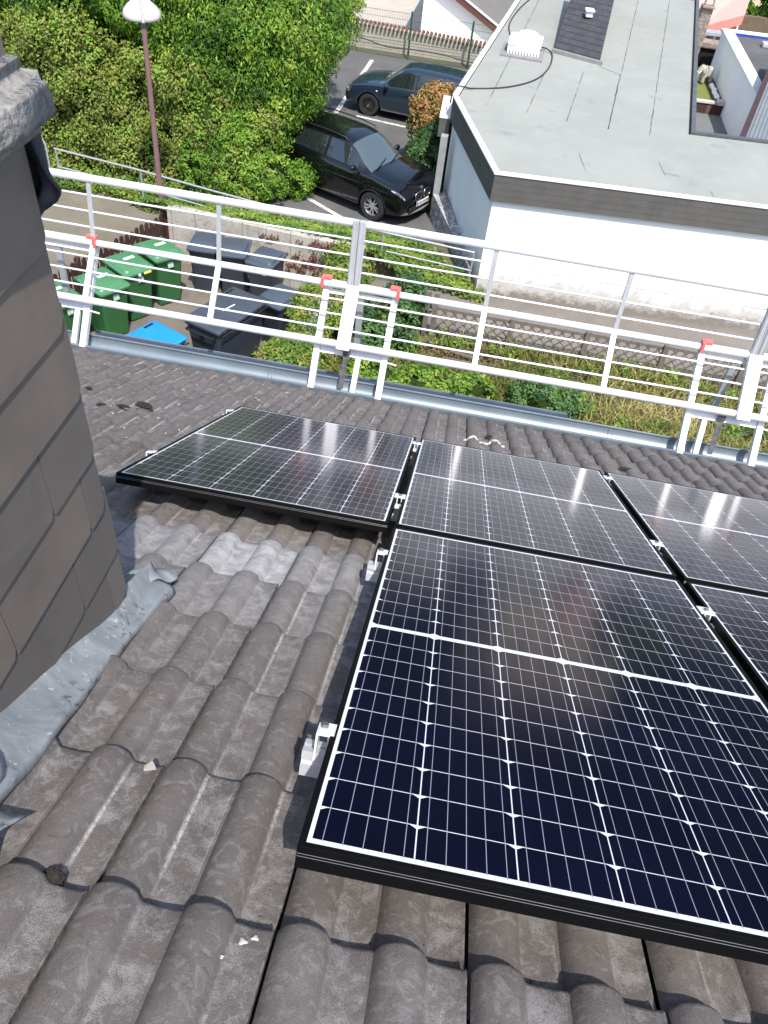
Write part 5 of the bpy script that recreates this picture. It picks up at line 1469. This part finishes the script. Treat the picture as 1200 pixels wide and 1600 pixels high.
    for xw in P['wheels']:
        for sgn in (1,-1):
            yo = w(xw) - .115; r = P['rw']
            m = MB(); m.lathe([(r*.62,-.10),(r*.93,-.105),(r,-.075),(r,.075),(r*.93,.105),(r*.68,.10),(r*.64,.06)], (xw, sgn*yo, r), 36, axis='y')
            wh_ = m.build('wheel', RUBBER, root, smooth=35, local=True)
            m = MB(); o = sgn*.075
            if P['alloy']:
                m.lathe([(r*.66,.10*sgn),(r*.68,.085*sgn),(r*.63,.05*sgn),(r*.60,-.02*sgn)], (xw, sgn*yo, r), 36, axis='y')
                for q in range(10):
                    a = 2*math.pi*q/10 + (.16 if q % 2 else -.16)*.5
                    d_ = Vector((math.cos(a),0,math.sin(a)))
                    c0 = Vector((xw, sgn*(yo+.055), r)); m.beam(c0 + d_*r*.10, c0 + d_*r*.64 + Vector((0,sgn*.012,0)), .032, .022, (0,1,0))
                m.lathe([(0,.068*sgn),(r*.16,.066*sgn),(r*.18,.045*sgn)], (xw, sgn*yo, r), 20, axis='y')
                m.build('rim', SILVER, wh_, smooth=35, local=True)
            else:
                m.lathe([(r*.66,.095*sgn),(r*.62,.05*sgn),(r*.52,.035*sgn),(r*.42,.055*sgn),(r*.25,.06*sgn),(r*.2,.045*sgn),(0,.05*sgn)], (xw, sgn*yo, r), 36, axis='y')
                m.build('rim', M('black_steel_rim', (.014,.014,.015), (.02,.02,.02), 5, .3), wh_, smooth=35, local=True)
                m = MB()
                for q in range(5):
                    a = 2*math.pi*q/5; m.lathe([(0,.012),(.012,.01),(.014,0)], (xw+.058*math.cos(a), sgn*(yo+.058), r+.058*math.sin(a)), 8, axis='y')
                m.lathe([(0,sgn*.075),(.03,sgn*.07),(.033,sgn*.05)], (xw, sgn*yo, r), 14, axis='y'); m.build('hub', CHROME, wh_, local=True)
            m = MB(); m.lathe([(0,-.05*sgn),(r*.64,-.05*sgn)], (xw, sgn*yo, r), 24, axis='y'); m.build('brake_disc', DARKIN, wh_, local=True)
            m = MB(); ar = []
            for t in np.linspace(.05, math.pi-.05, 25):
                x_, z_ = xw + (ra+.004)*math.cos(t), zc + (ra+.004)*math.sin(t); ar.append((x_, sgn*(side_y(x_, z_)+.002), z_))
            m.tube(ar, .014 if P['alloy'] else .008, 6); m.build('arch_trim', TRIM if P['alloy'] else P['paint'], root, smooth=50, local=True)
    def strip(x0, x1, z0, z1, nm, mat, wd=.007, n_=10, off=.0015, both=True):
        for sgn in ((1,-1) if both else (1,)):
            m = MB(); m.tube([(x0+(x1-x0)*t, sgn*(side_y(x0+(x1-x0)*t, z0+(z1-z0)*t)+off), z0+(z1-z0)*t) for t in np.linspace(0,1,n_)], wd, 5); m.build(nm, mat, root, local=True)
    for (x0,x1,z0,z1) in P['seams']: strip(x0,x1,z0,z1,'door_seam',DARKIN,.0035)
    strip(*P['sill'], 'sill_strip', P['sillmat'], .016, 14, -.004)
    strip(*P['rub'], 'rub_strip', P['rubmat'], .010, 14, .0)
    for x_, z_ in P['handles']:
        for sgn in (1,-1):
            m = MB(); m.box((x_, sgn*(side_y(x_,z_)+.012), z_), (.17,.022,.028)); m.build('door_handle', P['paint'], root, local=True, bevel=.006)
    xm, zm = P['mirror']
    for sgn in (1,-1):
        bm = bmesh.new(); bmesh.ops.create_icosphere(bm, subdivisions=3, radius=1)
        for v in bm.verts:
            d = v.co; v.co = Vector((xm + d.x*.075*(1 if d.x > 0 else .55), sgn*(side_y(xm,zm)+.115) + d.y*.105, zm + .03 + d.z*.070))
        me = bpy.data.meshes.new('mirror'); bm.to_mesh(me); bm.free(); me.materials.append(P['paint']); me.polygons.foreach_set('use_smooth',[True]*len(me.polygons))
        o = bpy.data.objects.new('mirror', me); COL.objects.link(o); o.parent = root
    def patch(nm, mat, x0, x1, i0, i1, off, sgn, n_=8, inner=None):
        m = MB()
        def f(a, b):
            x_ = x0+(x1-x0)*a; s_ = section(x_); k = i0+(i1-i0)*b if inner is None else inner(a,b); k0 = int(min(k, n0-2)); t = k-k0
            y_ = s_[k0][0]+(s_[k0+1][0]-s_[k0][0])*t; z_ = s_[k0][1]+(s_[k0+1][1]-s_[k0][1])*t
            return (x_+off*.8, sgn*(y_+off), z_+off*.5)
        m.grid(f, n_, 6); return m.build(nm, mat, root, smooth=60, local=True)
    return root, dict(section=section, side_y=side_y, patch=patch, zt=zt, w=w, zl=zl, xs=xs, strip=strip)

GOLFP = paint('navy_car_paint', (.012,.023,.038))
golf_keys = np.array([
 #   x      zb    w     zbelt ztop  wtop
 [-2.035, .34, .70, .72, .80, .58], [-2.00, .26, .80, .84, .95, .60], [-1.93, .24, .83, .90, 1.02, .62], [-1.66, .22, .855, .95, 1.345, .575], [-1.35, .20, .866, .955, 1.405, .575],
 [-.60, .20, .868, .94, 1.44, .575], [0., .20, .868, .925, 1.435, .57], [.34, .20, .868, .915, 1.375, .555], [1.02, .20, .866, .89, .955, .66], [1.30, .21, .863, .86, .915, .66], [1.66, .21, .845, .80, .845, .645],
 [1.92, .22, .80, .72, .765, .60], [2.03, .25, .73, .64, .69, .55], [2.095, .34, .62, .52, .58, .45]])
g, H = car('hatchback_car', 'dark navy hatchback with black steel wheels parked facing left', dict(keys=golf_keys, wheels=(1.255,-1.255), ra=.375, rw=.315, paint=GOLFP, alloy=False,
    side_glass=[(-1.34,-1.00),(-.95,-.14),(-.07,.72)], screen=[.36,1.0], rear_screen=[-1.92,-1.68], seams=[(-.10,-.10,.28,1.35),(.90,.90,.28,.86),(-.98,-.86,.60,1.33)], sill=(-.86,.86,.255,.255), sillmat=CHROME,
    rub=(-.85,1.72,.56,.56), rubmat=GOLFP, handles=[(.05,.80),(-.80,.82)], mirror=(.70,.93)))
for sgn in (1,-1):
    H['patch']('headlight', LAMPG, 1.93, 2.075, 5.0, 6.0, .006, sgn)
    H['patch']('indicator', M('orange_lens', (.5,.2,.03)), 1.90, 2.02, 4.5, 4.9, .006, sgn)
    m = MB(); m.box((1.02, sgn*(H['side_y'](1.02,.76)+.004), .76), (.05,.012,.03)); m.build('side_repeater', WHITEP, g, local=True)
m = MB(); m.box((2.10,0,.57),(.02,.78,.08)); m.build('grille', TRIM, g, local=True, bevel=.01)
m = MB(); m.box((2.115,0,.40),(.01,.52,.11)); m.build('number_plate', STICK, g, local=True)
m = MB(); m.tube([(2.02,-.70,.42),(2.09,-.5,.42),(2.115,0,.42),(2.09,.5,.42),(2.02,.70,.42)], .03, 8); m.build('bumper_strip', TRIM, g, smooth=50, local=True)
for y in (-.25,.25):
    m = MB(); m.tube([(1.03,y-.25,.965),(.90,y+.22,1.045)], .010, 6); m.build('wiper', TRIM, g, local=True)
m = MB(); m.tube([(-1.45,0,1.41),(-1.62,0,1.56)], .006, 6); m.build('aerial', TRIM, g, local=True)
g.location = (-2.47,26.05,GZ+.004); g.rotation_euler = (0,0,math.atan2(.15,-.99))

BMWP = paint('black_car_paint', (.0016,.002,.003))
bmw_keys = np.array([
 [-2.27, .42, .74, .86, .95, .62], [-2.22, .30, .86, 1.0, 1.12, .64], [-2.10, .26, .895, 1.06, 1.26, .65], [-1.80, .24, .91, 1.085, 1.47, .60], [-1.40, .23, .915, 1.085, 1.555, .60],
 [-.60, .22, .915, 1.07, 1.595, .605], [.05, .22, .915, 1.055, 1.59, .60], [.42, .22, .915, 1.045, 1.535, .59], [1.17, .22, .915, 1.02, 1.10, .70], [1.45, .23, .912, .985, 1.065, .71], [1.80, .24, .895, .93, 1.015, .69],
 [2.02, .26, .855, .86, .945, .64], [2.12, .30, .79, .78, .865, .59], [2.17, .38, .70, .66, .76, .52]])
b, H = car('suv_car', 'black compact suv with silver alloy wheels parked beside the hedge', dict(keys=bmw_keys, wheels=(1.335,-1.335), ra=.395, rw=.345, paint=BMWP, alloy=True,
    side_glass=[(-1.72,-1.22),(-1.16,-.22),(-.14,.78)], screen=[.45,1.14], rear_screen=[-2.2,-1.84], seams=[(-.18,-.18,.32,1.48),(.92,.92,.34,1.0),(-1.22,-1.02,.72,1.45)], sill=(-.90,.90,.275,.275), sillmat=TRIM,
    rub=(-2.0,1.95,.80,.80), rubmat=BMWP, handles=[(-.02,.93),(-1.02,.95)], mirror=(.74,1.08)))
for sgn in (1,-1):
    H['patch']('headlight', LAMPG, 1.84, 2.15, 5.3, 6.2, .006, sgn, inner=lambda a, b: 5.35+.55*a*.3 + b*(.35+.45*a))
    H['patch']('headlight_lens', M('lamp_dark_lens', (.03,.035,.045), (.06,.065,.08), 20, .06, coat=1.), 1.95, 2.12, 5.3, 5.85, .010, sgn, inner=lambda a, b: 5.55+.12*a + b*(.28+.16*a))
    m = MB(); pts = [(2.19+.0*z, sgn*y, z) for y, z in ((.045,.70),(.05,.60),(.12,.565),(.27,.575),(.33,.63),(.32,.73),(.24,.765),(.08,.765),(.045,.70))]
    pts = [(2.215 - .10*(z-.56), y, z) for _, y, z in pts]; m.tube(pts, .013, 8); m.build('grille_frame', CHROME, b, smooth=50, local=True)
    m = MB(); m.add([(p[0]-.012, p[1], p[2]) for p in pts[:-1]], [tuple(range(8)) if sgn < 0 else tuple(range(7,-1,-1))]); m.build('grille', DARKIN, b, local=True)
    m = MB()
    for q in range(5): m.box((2.195, sgn*(.09+.05*q), .665), (.008,.008,.17))
    m.build('grille_bars', TRIM, b, local=True)
    m = MB(); m.lathe([(0,.02),(.04,.015),(.045,0)], (2.12, sgn*.62, .40), 12, axis='x'); m.build('fog_lamp', LAMPG, b, local=True)
    m = MB(); m.tube([(2.03,sgn*.80,.52),(2.12,sgn*.66,.50)], .010, 6); m.build('bumper_blade', CHROME, b, local=True)
    m = MB(); zt_ = H['zt']
    m.tube([(.30,sgn*.585,1.535),(.25,sgn*.59,1.585),(-.2,sgn*.60,1.62),(-1.0,sgn*.60,1.61),(-1.6,sgn*.60,1.555),(-1.72,sgn*.60,1.50)], .016, 8); m.build('roof_rail', TRIM, b, smooth=50, local=True)
m = MB(); m.tube([(2.06,-.72,.32),(2.16,-.45,.30),(2.20,0,.30),(2.16,.45,.30),(2.06,.72,.32)], .032, 8); m.build('skid_strip', M('grey_skid', (.20,.20,.21)), b, smooth=50, local=True)
m = MB(); m.box((2.195,0,.40),(.03,1.1,.13)); m.build('lower_intake', DARKIN, b, local=True, bevel=.02)
npl = MB(); npl.box((2.222,0,.49),(.012,.52,.11)); npl = npl.build('number_plate', STICK, b, local=True)
m = MB(); m.box((2.230,-.24,.49),(.004,.04,.10)); m.build('blue_band', M('plate_blue', (.01,.04,.35)), npl, local=True)
m = MB()
for q in range(7): m.box((2.230, -.165+.062*q+(.02 if q > 2 else 0), .49), (.004, .030 if q != 1 else .022, .062))
m.build('plate_marks', M('plate_ink', (.05,.05,.05)), npl, local=True)
bd = MB(); bd.lathe([(0,.016),(.034,.014),(.040,.006),(.042,0)], (0,0,0), 20); q_ = Vector((.55,0,.83)).to_track_quat('Z','Y').to_matrix()
bd.v = [tuple(Vector((2.155,0,.835)) + q_ @ Vector(p)) for p in bd.v]; bd.build('round_badge', CHROME, b, smooth=50, local=True)
for y in (-.30,.28):
    m = MB(); m.tube([(1.19,y-.28,1.105),(1.05,y+.30,1.185)], .011, 6); m.build('wiper', TRIM, b, local=True)
m = MB()
for i in range(3): pass
b.location = (-3.33,19.81,GZ+.004); b.rotation_euler = (0,0,math.atan2(-.43,.90))
bpy.context.view_layer.update()
